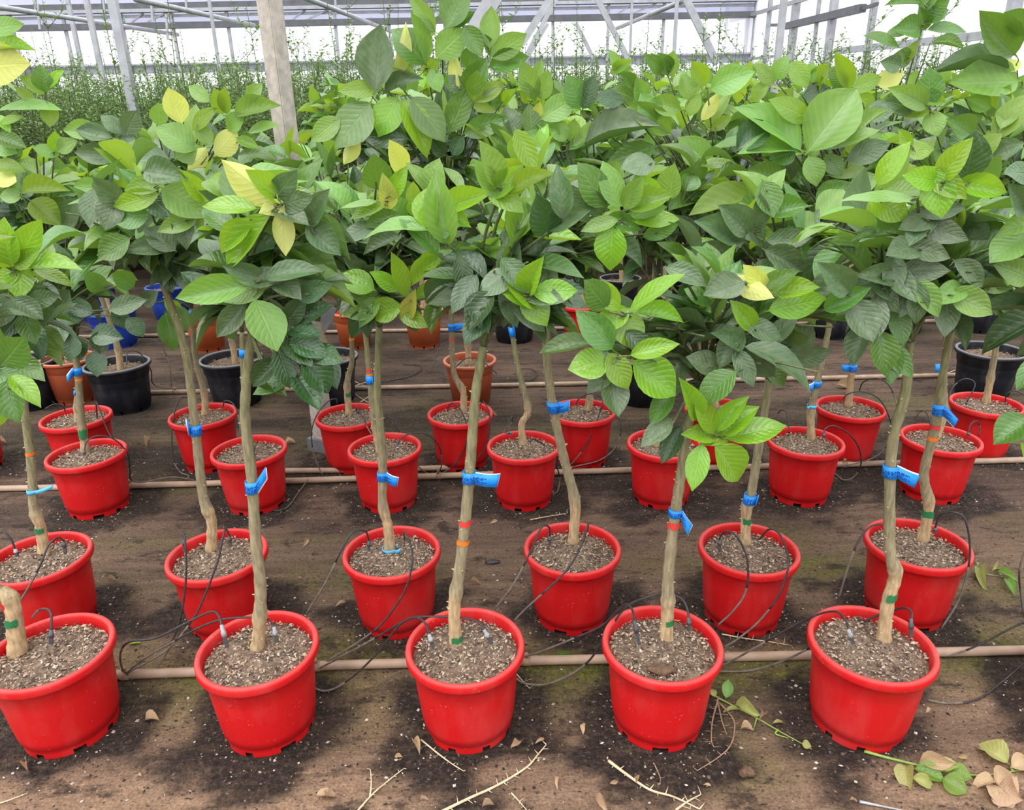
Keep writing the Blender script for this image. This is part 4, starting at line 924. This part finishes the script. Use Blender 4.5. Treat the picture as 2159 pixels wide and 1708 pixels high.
# ------------------------------------------------------------------ irrigation pipes
def gz(x, y): return float(gheight(np.array([x]), np.array([y]))[0])
def pipe(P, r, label, clips=(), mat='pipe'):
    Q = catmull(P, 6); e = empty('irrigation_pipe', Q[len(Q) // 2])
    v, f = tube([q - e.location for q in Q], r, 14); link('pipe_body', mesh('irrigation_pipe', v, f, MAT[mat]), e)
    for x in clips:
        q = min(Q, key=lambda p: abs(p.x - x)); c = Vector((x, q.y, q.z)) - e.location
        v, f = tube([c + Vector((-.011, 0, 0)), c + Vector((.011, 0, 0))], r * 1.18, 12); tube([c + Vector((0, 0, r)), c + Vector((0, -.004, r + .014))], .006, 8, v, f)
        link('pipe_clip', mesh('pipe_clip', v, f, MAT['browntwig']), e)
    return tag(e, label, 'pipe')
RP = .0125
pipe([Vector((x, yy, RP + .001)) for x, yy in ((-4, 1.50), (-1.13, 1.527), (-.5, 1.548), (.1, 1.552), (.7, 1.552), (1.35, 1.556), (4, 1.57))], RP, 'straight brown irrigation pipe between the two nearest rows of red pots', (at(268, 1430, 1.53).x, at(668, 1415, 1.545).x, at(1110, 1400, 1.55).x, at(1515, 1405, 1.552).x))
pipe([Vector((x, yy, RP + .001)) for x, yy in ((-4, 2.60), (-1.5, 2.625), (-.75, 2.645), (.1, 2.67), (.8, 2.685), (1.8, 2.70), (4, 2.72))], RP, 'brown irrigation pipe running behind the red pot beneath the zigzag graft tree', (at(275, 1015, 2.63).x, at(925, 1000, 2.66).x, at(1200, 990, 2.68).x, at(1775, 995, 2.7).x))
pipe([Vector((x, yy, RP)) for x, yy in ((-.98, 2.735), (-.6, 2.728), (-.16, 2.738))], RP * .95, 'short muddy pipe length lying alongside the longer brown pipe by the concrete post')
pipe([Vector((x, yy, RP + .001)) for x, yy in ((-6, 3.70), (-1.15, 3.745), (.05, 3.75), (1.8, 3.77), (6, 3.8))], RP, 'pale brown irrigation pipe passing behind the terracotta-coloured and black pots', (at(370, 825, 3.74).x, at(1395, 812, 3.76).x))
pipe([Vector((x, yy, RP + .001)) for x, yy in ((-7, 4.90), (-1.4, 4.93), (.4, 4.91), (7, 4.93))], RP, 'farthest brown irrigation pipe behind the bright orange pots')
# ------------------------------------------------------------------ drip tubes: pot, pixel path from dripper to pipe, depths at start and end
SN = {'1a': 'kinked pale trunk', '1b': 'yellow-shoot tree', '1c': 'printed-tag tree', '1d': 'low-rosette tree', '1e': 'long drooping tag tree', '1f': 'end red pot', '2a': 'light-blue-taped tree', '2b': 'forked-trunk tree', '2c': 'tape-footed tree', '2d': 'knee-bent tree', '2e': 'crooked-tag tree', '2f': 'wavy-trunk tree',
      '3a': 'dark drooping tree', '3b': 'plain blue band tree', '3c': 'red-marked thin tree', '3d': 'zigzag graft tree', '3e': 'half-hidden pot', '3f': 'light blue ring tree', '3g': 'two-hoop pot', '4a': 'thin-trunk tree', '4b': 'knobbly tan trunk', '4c': 'concrete post pot', '4d': 'tallest tree', '4e': 'crossed-tube pot', '4g': 'short stub tree', '4h': 'straight knotted trunk'}
def drip(key, path, Y0, Y1, stake=None, ez=1.0, clear=False, bgl=None):
    n = len(path) - 1; pts = []
    for i, (x, y) in enumerate(path):
        Y = Y0 + (Y1 - Y0) * (i / n) ** ez; p = at(x, y, Y)
        if p.z < .006: p = ground(x, y, .006)
        pts.append(p)
    P = catmull(pts, 6); e = empty('drip_tube', pts[-1])
    k = int(len(P) * .68)
    v, f = tube([p - e.location for p in P[:k + 1]], .0027, 7); link('black_tube', mesh('drip_tube', v, f, MAT['tube']), e)
    v, f = tube([p - e.location for p in P[k:]], .0027, 7); link('dusty_tube', mesh('drip_tube', v, f, MAT['tubedust'] if n > 3 else MAT['tube']), e)
    if stake:
        a = pts[0]; b = at(*stake, Y0)
        d = (b - a); L = d.length
        v, f = tube([a - d * .1 - e.location, a + d * .25 - e.location, a + d * .3 - e.location, a + d * .55 - e.location], [.004, .0045, .0062, .0062], 8)
        link('dripper', mesh('dripper', v, f, MAT['stakeclear'] if clear else MAT['stake']), e)
        v, f = beam(a + d * .5 - e.location, b + d * .25 - e.location, .008, .005); link('dripper_stake', mesh('dripper_stake', v, f, MAT['stake'], False), e)
    tag(e, bgl or 'thin black drip tube looping out of the pot of the ' + SN[key], 'tube', 'drip tubes')
D = drip
D('1b', [(468, 1322), (462, 1300), (446, 1290), (400, 1310), (330, 1345), (272, 1354), (254, 1378), (258, 1410), (270, 1424)], 1.32, 1.52, (477, 1356), 1, True)
D('1b', [(578, 1325), (570, 1309), (540, 1302), (470, 1306), (415, 1326), (360, 1356), (300, 1392), (265, 1420)], 1.36, 1.52, (583, 1348), 1, True)
D('2b', [(388, 1136), (386, 1124), (390, 1140), (393, 1200), (386, 1275), (370, 1335), (345, 1388), (315, 1422), (276, 1432)], 1.72, 1.52, (389, 1158), .45)
D('2b', [(484, 1130), (474, 1118), (460, 1180), (432, 1255), (405, 1308), (350, 1372), (262, 1422)], 1.76, 1.52, (485, 1148), .45)
D('2a', [(134, 1140), (122, 1134), (102, 1150), (88, 1185), (65, 1230), (38, 1275)], 1.74, 1.55, (137, 1162), .45)
D('2a', [(32, 1158), (22, 1135), (5, 1122), (-20, 1135)], 1.74, 1.75, (36, 1170), 1, True)
D('1a', [(108, 1330), (108, 1296), (98, 1284), (80, 1288), (68, 1302)], 1.33, 1.4, (108, 1352))
D('2c', [(778, 1140), (770, 1120), (745, 1122), (722, 1155), (690, 1222), (645, 1296)], 1.74, 1.60, (778, 1158), .8)
D('2c', [(853, 1138), (852, 1122), (868, 1158), (867, 1200), (850, 1252), (808, 1312), (758, 1352), (700, 1388), (666, 1410)], 1.78, 1.54, None, .45)
D('1c', [(905, 1340), (898, 1316), (878, 1302), (850, 1311), (800, 1340), (740, 1374), (668, 1412)], 1.32, 1.54, (912, 1360), 1, True)
D('1c', [(1022, 1330), (1008, 1312), (975, 1303), (900, 1300), (858, 1306), (828, 1335), (800, 1372), (752, 1420), (705, 1452), (672, 1455), (656, 1436), (663, 1413)], 1.36, 1.54, (1034, 1352), 1, True)
D('2d', [(1159, 1130), (1158, 1112), (1142, 1112), (1120, 1160), (1085, 1228), (1042, 1286)], 1.74, 1.60, (1159, 1146), .8)
D('2d', [(1238, 1120), (1240, 1104), (1225, 1152), (1195, 1202), (1150, 1246), (1108, 1284), (1085, 1308)], 1.76, 1.56, None, .45)
D('1d', [(1338, 1312), (1334, 1288), (1322, 1274), (1306, 1284), (1268, 1320), (1200, 1350), (1140, 1374), (1098, 1386)], 1.33, 1.53, (1346, 1350), .8)
D('1d', [(1452, 1304), (1449, 1284), (1436, 1262), (1405, 1252), (1362, 1260), (1320, 1280), (1290, 1320), (1268, 1356), (1240, 1395), (1200, 1424), (1150, 1443), (1106, 1441), (1085, 1428)], 1.36, 1.5, (1453, 1324), .8)
D('2e', [(1517, 1138), (1521, 1128), (1536, 1120), (1560, 1140), (1577, 1190), (1572, 1248), (1546, 1288), (1514, 1318)], 1.72, 1.56, (1517, 1156), .45)
D('2e', [(1600, 1138), (1622, 1116), (1645, 1128), (1661, 1175), (1660, 1205), (1640, 1258), (1602, 1308), (1560, 1344), (1528, 1364)], 1.74, 1.55, None, .45)
D('1e', [(1790, 1330), (1783, 1308), (1764, 1290), (1730, 1294), (1680, 1316), (1602, 1360), (1542, 1394), (1514, 1405)], 1.32, 1.545, (1797, 1352), 1, True)
D('1e', [(1921, 1308), (1922, 1292), (1909, 1282), (1885, 1286), (1845, 1300), (1780, 1330), (1712, 1364), (1650, 1394), (1580, 1414), (1514, 1416)], 1.35, 1.535, (1921, 1336), 1)
D('2f', [(1886, 1150), (1872, 1112), (1840, 1108), (1812, 1138), (1790, 1190), (1768, 1262)], 1.74, 1.62, (1887, 1160), .6)
D('2f', [(1972, 1112), (1982, 1086), (2008, 1080), (2034, 1094), (2045, 1150), (2040, 1205), (2020, 1268), (1985, 1325)], 1.74, 1.60, (1971, 1122), .6)
D('1f', [(2240, 1290), (2159, 1312), (2080, 1352), (2030, 1374), (1990, 1384)], 1.5, 1.55)
D('1f', [(2230, 1330), (2159, 1398), (2110, 1440), (2060, 1475), (2000, 1483), (1955, 1476)], 1.45, 1.46)
D('1f', [(2200, 1260), (2165, 1300), (2152, 1250), (2150, 1200), (2165, 1150)], 1.75, 1.8)
D('3a', [(178, 950), (182, 932), (205, 919), (240, 926), (268, 955), (274, 990), (276, 1012), (300, 1017), (360, 1006), (410, 1012)], 2.42, 2.62, (178, 958))
D('4a', [(205, 882), (203, 850), (212, 868), (228, 910), (250, 940), (268, 965)], 2.78, 2.6)
D('4a', [(138, 868), (132, 856), (115, 852), (95, 862)], 2.8, 2.75)
D('3b', [(535, 945), (538, 975), (545, 1010), (555, 1050), (575, 1075), (605, 1070), (632, 1035), (650, 1010)], 2.42, 2.6)
D('4b', [(470, 858), (475, 845), (492, 852), (503, 880), (508, 920)], 2.8, 2.68)
D('4b', [(400, 838), (380, 840), (368, 870), (362, 920), (366, 970), (380, 995), (400, 1003)], 2.85, 2.68)
D('4c', [(711, 850), (708, 841), (690, 848), (668, 875), (657, 910), (660, 950), (672, 985), (680, 1000)], 2.78, 2.66)
D('4c', [(752, 866), (752, 858), (765, 880), (774, 900), (783, 915)], 2.76, 2.6, (757, 872))
D('3c', [(838, 942), (842, 930), (860, 916), (895, 914), (922, 934), (931, 962), (930, 985), (922, 998)], 2.42, 2.65, (839, 946), 1, True)
D('3c', [(805, 890), (818, 880), (832, 888), (843, 912)], 2.52, 2.5)
D('4d', [(944, 868), (946, 856), (956, 850), (972, 866), (985, 900), (984, 930), (970, 965), (945, 990), (918, 1004), (896, 995), (878, 980)], 2.76, 2.66, None, .6)
D('4d', [(1012, 854), (1020, 848), (1032, 872), (1032, 910), (1022, 945), (1000, 972), (970, 996), (925, 1003)], 2.80, 2.66, None, .5)
D('3d', [(1066, 912), (1072, 890), (1081, 878), (1078, 892), (1062, 912)], 2.46, 2.50, (1078, 915))
D('3d', [(1117, 932), (1124, 926), (1142, 934), (1160, 955), (1174, 985), (1180, 1010), (1176, 1035), (1166, 1042)], 2.44, 2.60, None, .7)
D('4e', [(1278, 850), (1273, 842), (1258, 890), (1238, 935), (1214, 968), (1196, 986)], 2.78, 2.66, None, .5)
D('4e', [(1215, 852), (1222, 840), (1245, 830), (1268, 838), (1296, 868), (1309, 900), (1300, 940), (1265, 970), (1205, 985)], 2.8, 2.66)
D('3f', [(1662, 912), (1663, 890), (1657, 868), (1645, 866), (1637, 880), (1635, 898)], 2.50, 2.6, (1662, 912))
D('3f', [(1738, 914), (1740, 904), (1758, 898), (1790, 915), (1811, 945), (1815, 980), (1800, 1006), (1778, 1012), (1760, 998)], 2.42, 2.66, (1737, 922))
D('4g', [(1776, 842), (1790, 830), (1820, 826), (1852, 840), (1872, 872), (1880, 905), (1870, 940), (1840, 966), (1790, 980), (1760, 982)], 2.76, 2.66)
D('4g', [(1812, 824), (1820, 806), (1848, 798), (1874, 812), (1890, 850), (1893, 890)], 2.86, 2.66)
D('3g', [(1962, 908), (1960, 884), (1950, 868), (1938, 870), (1926, 892)], 2.46, 2.56, (1962, 912))
D('3g', [(2042, 912), (2046, 896), (2058, 888), (2066, 900), (2064, 918)], 2.44, 2.5, (2042, 918))
D('4h', [(2039, 848), (2055, 815), (2050, 802), (2030, 800), (2008, 818), (1997, 850)], 2.74, 2.8, (2036, 852))
D('4h', [(2120, 848), (2122, 832), (2140, 824), (2165, 836)], 2.74, 2.7, (2120, 852))
BL = 'thin dark drip tube on the ground around the black and terracotta-coloured pots'
D('', [(267, 770), (270, 742), (295, 745), (318, 780), (322, 808), (345, 818), (392, 820)], 3.45, 3.72, None, 1, False, BL)
D('', [(285, 730), (300, 715), (330, 720), (355, 760), (362, 815)], 3.9, 3.72, None, 1, False, BL)
D('', [(145, 760), (110, 748), (85, 770), (82, 820), (115, 850)], 3.6, 3.6, None, 1, False, BL)
D('', [(960, 775), (985, 755), (1015, 762), (1048, 788)], 3.38, 3.36, None, 1, False, BL)
D('', [(952, 716), (925, 735), (920, 765), (935, 790)], 3.9, 3.6, None, 1, False, BL)
for pth in ([(800, 806), (860, 795), (885, 782), (884, 770), (850, 768)], [(1390, 803), (1420, 825), (1440, 832)], [(1040, 810), (1110, 805), (1132, 790), (1120, 778), (1090, 778)], [(1740, 745), (1690, 752), (1640, 768), (1610, 770)]):
    pts = [ground(x, y, .006) for x, y in pth]; P = catmull(pts, 8); v, f = tube([p - pts[0] for p in P], .0027, 6)
    e = link('drip_tube', mesh('drip_tube', v, f, MAT['tube'])); e.location = pts[0]; tag(e, BL, 'tube', 'drip tubes')

# ------------------------------------------------------------------ twigs and litter on the ground
def gp(x, y, up=.004):
    p = ground(x, y); p.z = gz(p.x, p.y) + up; q = ground(x, y, p.z); return q
def thorny(name, paths, r, mat, label, th=.018, cat='twig', step=.013):
    first = gp(*paths[0][0]); e = empty(name, first); sv, sf = [], []; tv, tf = [], []
    for pth in paths:
        P = catmull([gp(*q, .005) for q in pth], 6); n = len(P)
        tube([p - first for p in P], [r * (1 - .6 * i / (n - 1)) for i in range(n)], 7, sv, sf)
        acc = 0; s = 1
        for i in range(1, n):
            acc += (P[i] - P[i - 1]).length
            if acc > step and th > 0:
                acc = 0; s = -s; t = (P[i] - P[i - 1]).normalized(); d = (Vector((-t.y, t.x, 0)) * s + t * .25 + UP * rnd(.05, .5)).normalized()
                q = P[i] - first; L = th * rnd(.7, 1.3); tube([q, q + d * L * .6, q + d * L], [r * .42, r * .25, .0002], 5, tv, tf)
    link('stem', mesh('twig_stem', sv, sf, MAT[mat]), e)
    if tv: link('thorns', mesh('twig_thorns', tv, tf, MAT[mat]), e)
    return tag(e, label, cat)
thorny('thorny_twig', [[(930, 1712), (985, 1685), (1050, 1655), (1110, 1618), (1135, 1590), (1152, 1570)]], .0035, 'drytwig', 'long pale thorny twig curving over the bare ground before the printed-tag tree')
thorny('thorny_twig', [[(1283, 1604), (1320, 1632), (1370, 1665), (1420, 1680), (1475, 1706)]], .0038, 'drytwig', 'pale thorny twig with dense short spines before the low-rosette tree', .016)
thorny('thorny_twig', [[(752, 1712), (785, 1675), (820, 1645), (852, 1620)], [(780, 1680), (783, 1650), (781, 1622)]], .0022, 'drytwig', 'thin pale forked twig lying on bare brown ground', .007)
thorny('dry_twig', [[(888, 1560), (925, 1590), (955, 1612), (978, 1626)]], .0022, 'drytwig', 'small pale twig in the soil spilled at the foot of the printed-tag pot', .008)
thorny('thorny_twig', [[(1522, 1337), (1570, 1346), (1620, 1353), (1668, 1361)]], .0022, 'drytwig', 'straight pale twig with long spines before the crooked-tag pot', .022)
thorny('thorny_twig', [[(1515, 1470), (1502, 1520), (1500, 1560), (1505, 1575)], [(1512, 1475), (1522, 1520), (1532, 1548)], [(1515, 1480), (1545, 1515), (1548, 1545), (1538, 1575), (1510, 1600), (1470, 1625)]], .0024, 'browntwig', 'tangle of dry brown thorny twigs hanging by the low-rosette pot', .014)
thorny('thorny_twig', [[(1425, 1708), (1450, 1690), (1478, 1675)]], .0028, 'drytwig', 'short broken thorny twig with forked pale spines near the bent twig end', .02)
thorny('thorny_twig', [[(1078, 1672), (1095, 1690), (1112, 1710)]], .0018, 'drytwig', 'short thin twig next to the long pale thorny twig', .01)
thorny('dry_twig', [[(-5, 1695), (25, 1685), (58, 1672)]], .002, 'drytwig', 'thin straw-coloured twig on bare ground near the kinked trunk pot', .006)
thorny('thorny_twig', [[(1380, 1612), (1392, 1640), (1390, 1655)]], .0015, 'browntwig', 'tiny brown twig before the low-rosette pot', .01)
thorny('dry_twig', [[(1088, 1420), (1110, 1445), (1118, 1452)]], .0014, 'drytwig', 'tiny pale twig beside the brown pipe and printed-tag pot', .012)
thorny('thorny_twig', [[(1118, 1096), (1150, 1090), (1196, 1082)]], .0022, 'drytwig', 'pale thorny twig on the ground behind the knee-bent tree', .012)
thorny('thorny_twig', [[(60, 742), (90, 738), (118, 730)], [(60, 745), (80, 752), (100, 762)]], .004, 'drytwig', 'pale forked twig lying by a terracotta-coloured pot', .014)
thorny('straw_bundle', [[(740, 800), (765, 812), (790, 818)], [(745, 815), (775, 805), (800, 800)], [(742, 828), (770, 845), (785, 852)], [(760, 848), (780, 835), (795, 830)]], .0025, 'drytwig', 'scattered dry straw stalks lying across the pipe behind thin trunks', 0)
thorny('straw_bundle', [[(2020, 770), (2050, 775), (2080, 765)], [(1990, 790), (2020, 780), (2050, 790)]], .0025, 'drytwig', 'dry straw stalks by the grey-rimmed black pot', 0)
thorny('feather', [[(1812, 1690), (1850, 1698), (1905, 1709)]], .0035, 'stakeclear', 'narrow grey feather lying on bare ground', 0, 'feather')
# cut branches with wilting leaves
def wilt(name, paths, r, leaves, label, mat='greentwig', th=0):
    e = thorny(name, paths, r, mat, label, th, 'branch', .05)
    for (bx, by, tx, ty, w, mt, lift) in leaves:
        b = gp(bx, by, .008); t = gp(tx, ty, .010 + lift); d = t - b; s = pxsize(b)
        n = (UP * .8 + (CAMP - b).normalized() * .7 + Vector((rnd(-.3, .3), 0, 0)))
        add_leaf(e, b, t, max(w * s, .3 * d.length), n, mt, random.choice([1, 4, 5, 7]))
        if lift == 0: pass
    return e
wilt('cut_branch', [[(1822, 1584), (1880, 1600), (1930, 1612), (1985, 1625), (2060, 1635), (2110, 1630), (2165, 1622)], [(2075, 1637), (2098, 1652)], [(2135, 1626), (2130, 1612)]], .0036,
     [(1930, 1612), ] and [(1935, 1608, 2015, 1610, 34, 'r', .02), (1975, 1620, 2025, 1605, 34, 'w', .02), (1908, 1614, 1912, 1666, 40, 'w', .0), (1920, 1640, 1977, 1658, 26, 'w', .0), (1925, 1620, 1995, 1645, 40, 'm', 0), (1985, 1640, 2040, 1672, 48, 'm', .0), (2000, 1625, 2050, 1640, 40, 'm', .01), (2128, 1612, 2053, 1555, 58, 'w', .01),
      (2098, 1645, 2048, 1655, 30, 'r', 0), (2095, 1650, 2150, 1640, 70, 'r', .015), (2100, 1660, 2155, 1690, 80, 'r', .01), (2098, 1655, 2125, 1708, 60, 'r', .0), (2130, 1620, 2180, 1600, 40, 'r', .01)],
     'cut green branch with curled tan and wilted leaves beside the long drooping tag pot')
wilt('cut_branch', [[(1496, 1462), (1540, 1485), (1585, 1508), (1640, 1540), (1680, 1562), (1712, 1580)], [(1596, 1512), (1588, 1540)], [(1640, 1538), (1636, 1548), (1662, 1556)]], .0026,
     [(1530, 1474, 1537, 1430, 24, 'l', .03), (1548, 1486, 1605, 1508, 22, 'w', .01), (1558, 1497, 1520, 1498, 12, 'w', 0), (1628, 1525, 1660, 1520, 8, 'w', .0), (1690, 1567, 1712, 1575, 18, 'w', 0), (1510, 1468, 1498, 1452, 14, 'w', .01)],
     'thin green cut branch with shrivelled leaves lying between two red pots')
wilt('cut_branch', [[(2058, 1195), (2080, 1210), (2110, 1215), (2145, 1222)]], .0018, [(2064, 1200, 2080, 1243, 14, 'w', 0), (2100, 1205, 2148, 1222, 18, 'l', .005), (2120, 1220, 2140, 1252, 18, 'l', 0), (2060, 1195, 2058, 1180, 8, 'w', 0), (2090, 1205, 2112, 1190, 8, 'w', 0)],
     'small wilted pale green sprig on bare ground beside the wavy-trunk pot')
# fallen dry leaves
DL = [(338, 1522, 20), (640, 1395, 8), (870, 1565, 18), (1075, 1580, 18), (1148, 1560, 12), (1232, 1528, 12), (1600, 1520, 16), (1398, 1400, 14), (1015, 1705, 14), (885, 1690, 10), (1255, 1680, 22), (665, 1680, 26), (690, 1688, 14), (1180, 1640, 14), (2005, 1600, 10), (990, 1228, 14), (730, 1272, 12), (1960, 1495, 8), (2040, 1602, 10), (600, 940, 16), (320, 930, 12), (1030, 875, 10),
      (1760, 815, 18), (650, 1140, 10), (225, 1225, 10), (1190, 1360, 10), (1560, 1540, 14), (1790, 1690, 9), (215, 1400, 9), (1440, 1560, 10), (850, 1600, 10), (300, 1640, 9), (60, 1630, 18), (1340, 1655, 12), (1285, 1655, 10), (1050, 1100, 9), (15, 935, 12), (1500, 1660, 9)]
for i, (x, y, w) in enumerate(DL):
    b = gp(x, y, .004); L = w * 2.1 * pxsize(b); a = rnd(0, 6.28); d = Vector((math.cos(a), math.sin(a) * .6, 0)) * L
    o = link('dry_leaf', LEAF['r'][i % 6]); o.location = b
    x_, y_, z_ = frame(d, UP + Vector((rnd(-.5, .5), rnd(-.6, .1), 0))); W = L * rnd(.3, .45)
    Mx = Matrix(((x_.x * W, y_.x * L, z_.x * L, 0), (x_.y * W, y_.y * L, z_.y * L, 0), (x_.z * W, y_.z * L, z_.z * L, 0), (0, 0, 0, 1))); Mx.translation = b + Vector((0, 0, .004)); o.matrix_basis = Mx
    tag(o, 'single dry brown curled leaf lying loose on the ground', 'leaf', 'fallen dry leaves')
gl = link('fallen_leaf', LEAF['b'][1]); b = gp(270, 1358, .006); gl.matrix_basis = Matrix.Translation(b) @ Matrix.Rotation(-1.3, 4, 'Z') @ Matrix.Diagonal((.02, .035, .035, 1)); tag(gl, 'small fresh green leaf fallen beside crossing drip tubes', 'leaf')
# little green weed by the pipe
wd = empty('weed', gp(1175, 1392)); 
for k in range(12):
    a = rnd(0, 6.28); t = wd.location + Vector((rnd(-.03, .06), rnd(-.01, .01), rnd(.008, .03))); bb = wd.location + Vector((rnd(-.02, .05), 0, 0)); add_leaf(wd, bb, t, .006, UP, 'g')
tag(wd, 'small sprawling green weed at the edge of the brown pipe', 'weed')
# clod of fibre on the soil of one pot, fibre tuft on the ground, blue rag
def clod(p, sx_, sy_, sz_, mat, seed):
    rs = random.Random(seed); v, f = [], []; n, mm = 14, 8
    for i in range(mm + 1):
        ph = math.pi * i / mm
        for k in range(n):
            w = 2 * math.pi * k / n; j = 1 + rs.uniform(-.22, .22)
            v.append((sx_ * math.sin(ph) * math.cos(w) * j, sy_ * math.sin(ph) * math.sin(w) * j, sz_ * math.cos(ph) * j))
    for i in range(mm):
        for k in range(n): f.append((i * n + k, (i + 1) * n + k, (i + 1) * n + (k + 1) % n, i * n + (k + 1) % n))
    o = mesh('clod', v, f, mat); return o
o = link('fibre_clod', clod(None, .032, .016, .010, MAT['clod'], 3)); o.location = ground(1395, 1412, .215); tag(o, 'brown fibrous clod lying on soil inside the low-rosette pot', 'clod')
o = link('fibre_clod', clod(None, .018, .012, .012, MAT['clod'], 4)); o.location = gp(1575, 1628, .010); tag(o, 'reddish-brown fibre tuft on bare ground near the thin green branch', 'clod')
o = link('blue_rag', clod(None, .05, .03, .018, MAT['tapeblue'], 5)); o.location = at(2050, 727, 3.9); o.location.z = .02; tag(o, 'crumpled light blue plastic scrap behind the grey-rimmed black pot', 'scrap')
o = link('dark_scrap', clod(None, .025, .012, .004, MAT['tube'], 6)); o.location = gp(1038, 1184, .003); tag(o, 'flat black scrap on bare ground before the knee-bent tree', 'scrap')
# crumbs of spilled soil, grit and bark: uncountable
def crumbs(name, N, seed, near, label, lo, hi, cols):
    rs = random.Random(seed); keys = list(POTS.values()); xs_, ys_, ls_ = [], [], []
    while len(xs_) < N:
        if near:
            X, Y = rs.choice(keys); a = rs.uniform(0, 6.28); r = .105 + abs(rs.gauss(0, .085)); x, y = X + r * math.cos(a), Y + r * math.sin(a) * .95
        else: y = .62 + (rs.random() ** 1.5) * 3.3; x = rs.uniform(-.8 * y - .4, .8 * y + .4)
        if any((x - X) ** 2 + (y - Y) ** 2 < .011 for X, Y in keys): continue
        xs_.append(x); ys_.append(y); ls_.append(rs.uniform(lo, hi) * rs.choice([.6, .8, 1, 1.6]))
    zz = gheight(np.array(xs_), np.array(ys_)); v, f, c = [], [], []
    for x, y, z, L in zip(xs_, ys_, zz, ls_):
        a = rs.uniform(0, 6.28); W = L * rs.uniform(.35, .9); T = L * rs.uniform(.25, .6); ca, sa = math.cos(a), math.sin(a); b = len(v); tx = rs.uniform(-.3, .3) * L
        for px_, py_, pz_ in ((-L, 0, 0), (0, -W, tx), (L, 0, 0), (0, W, -tx), (0, 0, T), (0, 0, -T)): v.append((x + px_ * ca - py_ * sa, y + px_ * sa + py_ * ca, z + T * .5 + pz_))
        f += [(b, b + 1, b + 4), (b + 1, b + 2, b + 4), (b + 2, b + 3, b + 4), (b + 3, b, b + 4), (b + 1, b, b + 5), (b + 2, b + 1, b + 5), (b + 3, b + 2, b + 5), (b, b + 3, b + 5)]
        c += [rs.choice(cols)] * 6
    o = link(name, mesh(name, v, f, MAT['chip'], False, col=c)); tag(o, label, 'soil', None, 'stuff')
DK = [(.03, .022, .018)] * 5 + [(.06, .045, .036)] * 4 + [(.14, .10, .08)] * 2 + [(.34, .28, .23), (.5, .46, .40)]
crumbs('spilled_soil', 17000, 11, True, 'dark spilled soil crumbs and grit around the feet of the red pots', .0016, .0040, DK)
crumbs('ground_grit', 8000, 12, False, 'scattered dark crumbs and pale grit over the bare brown ground', .0014, .0034, DK + [(.2, .14, .1)] * 4)
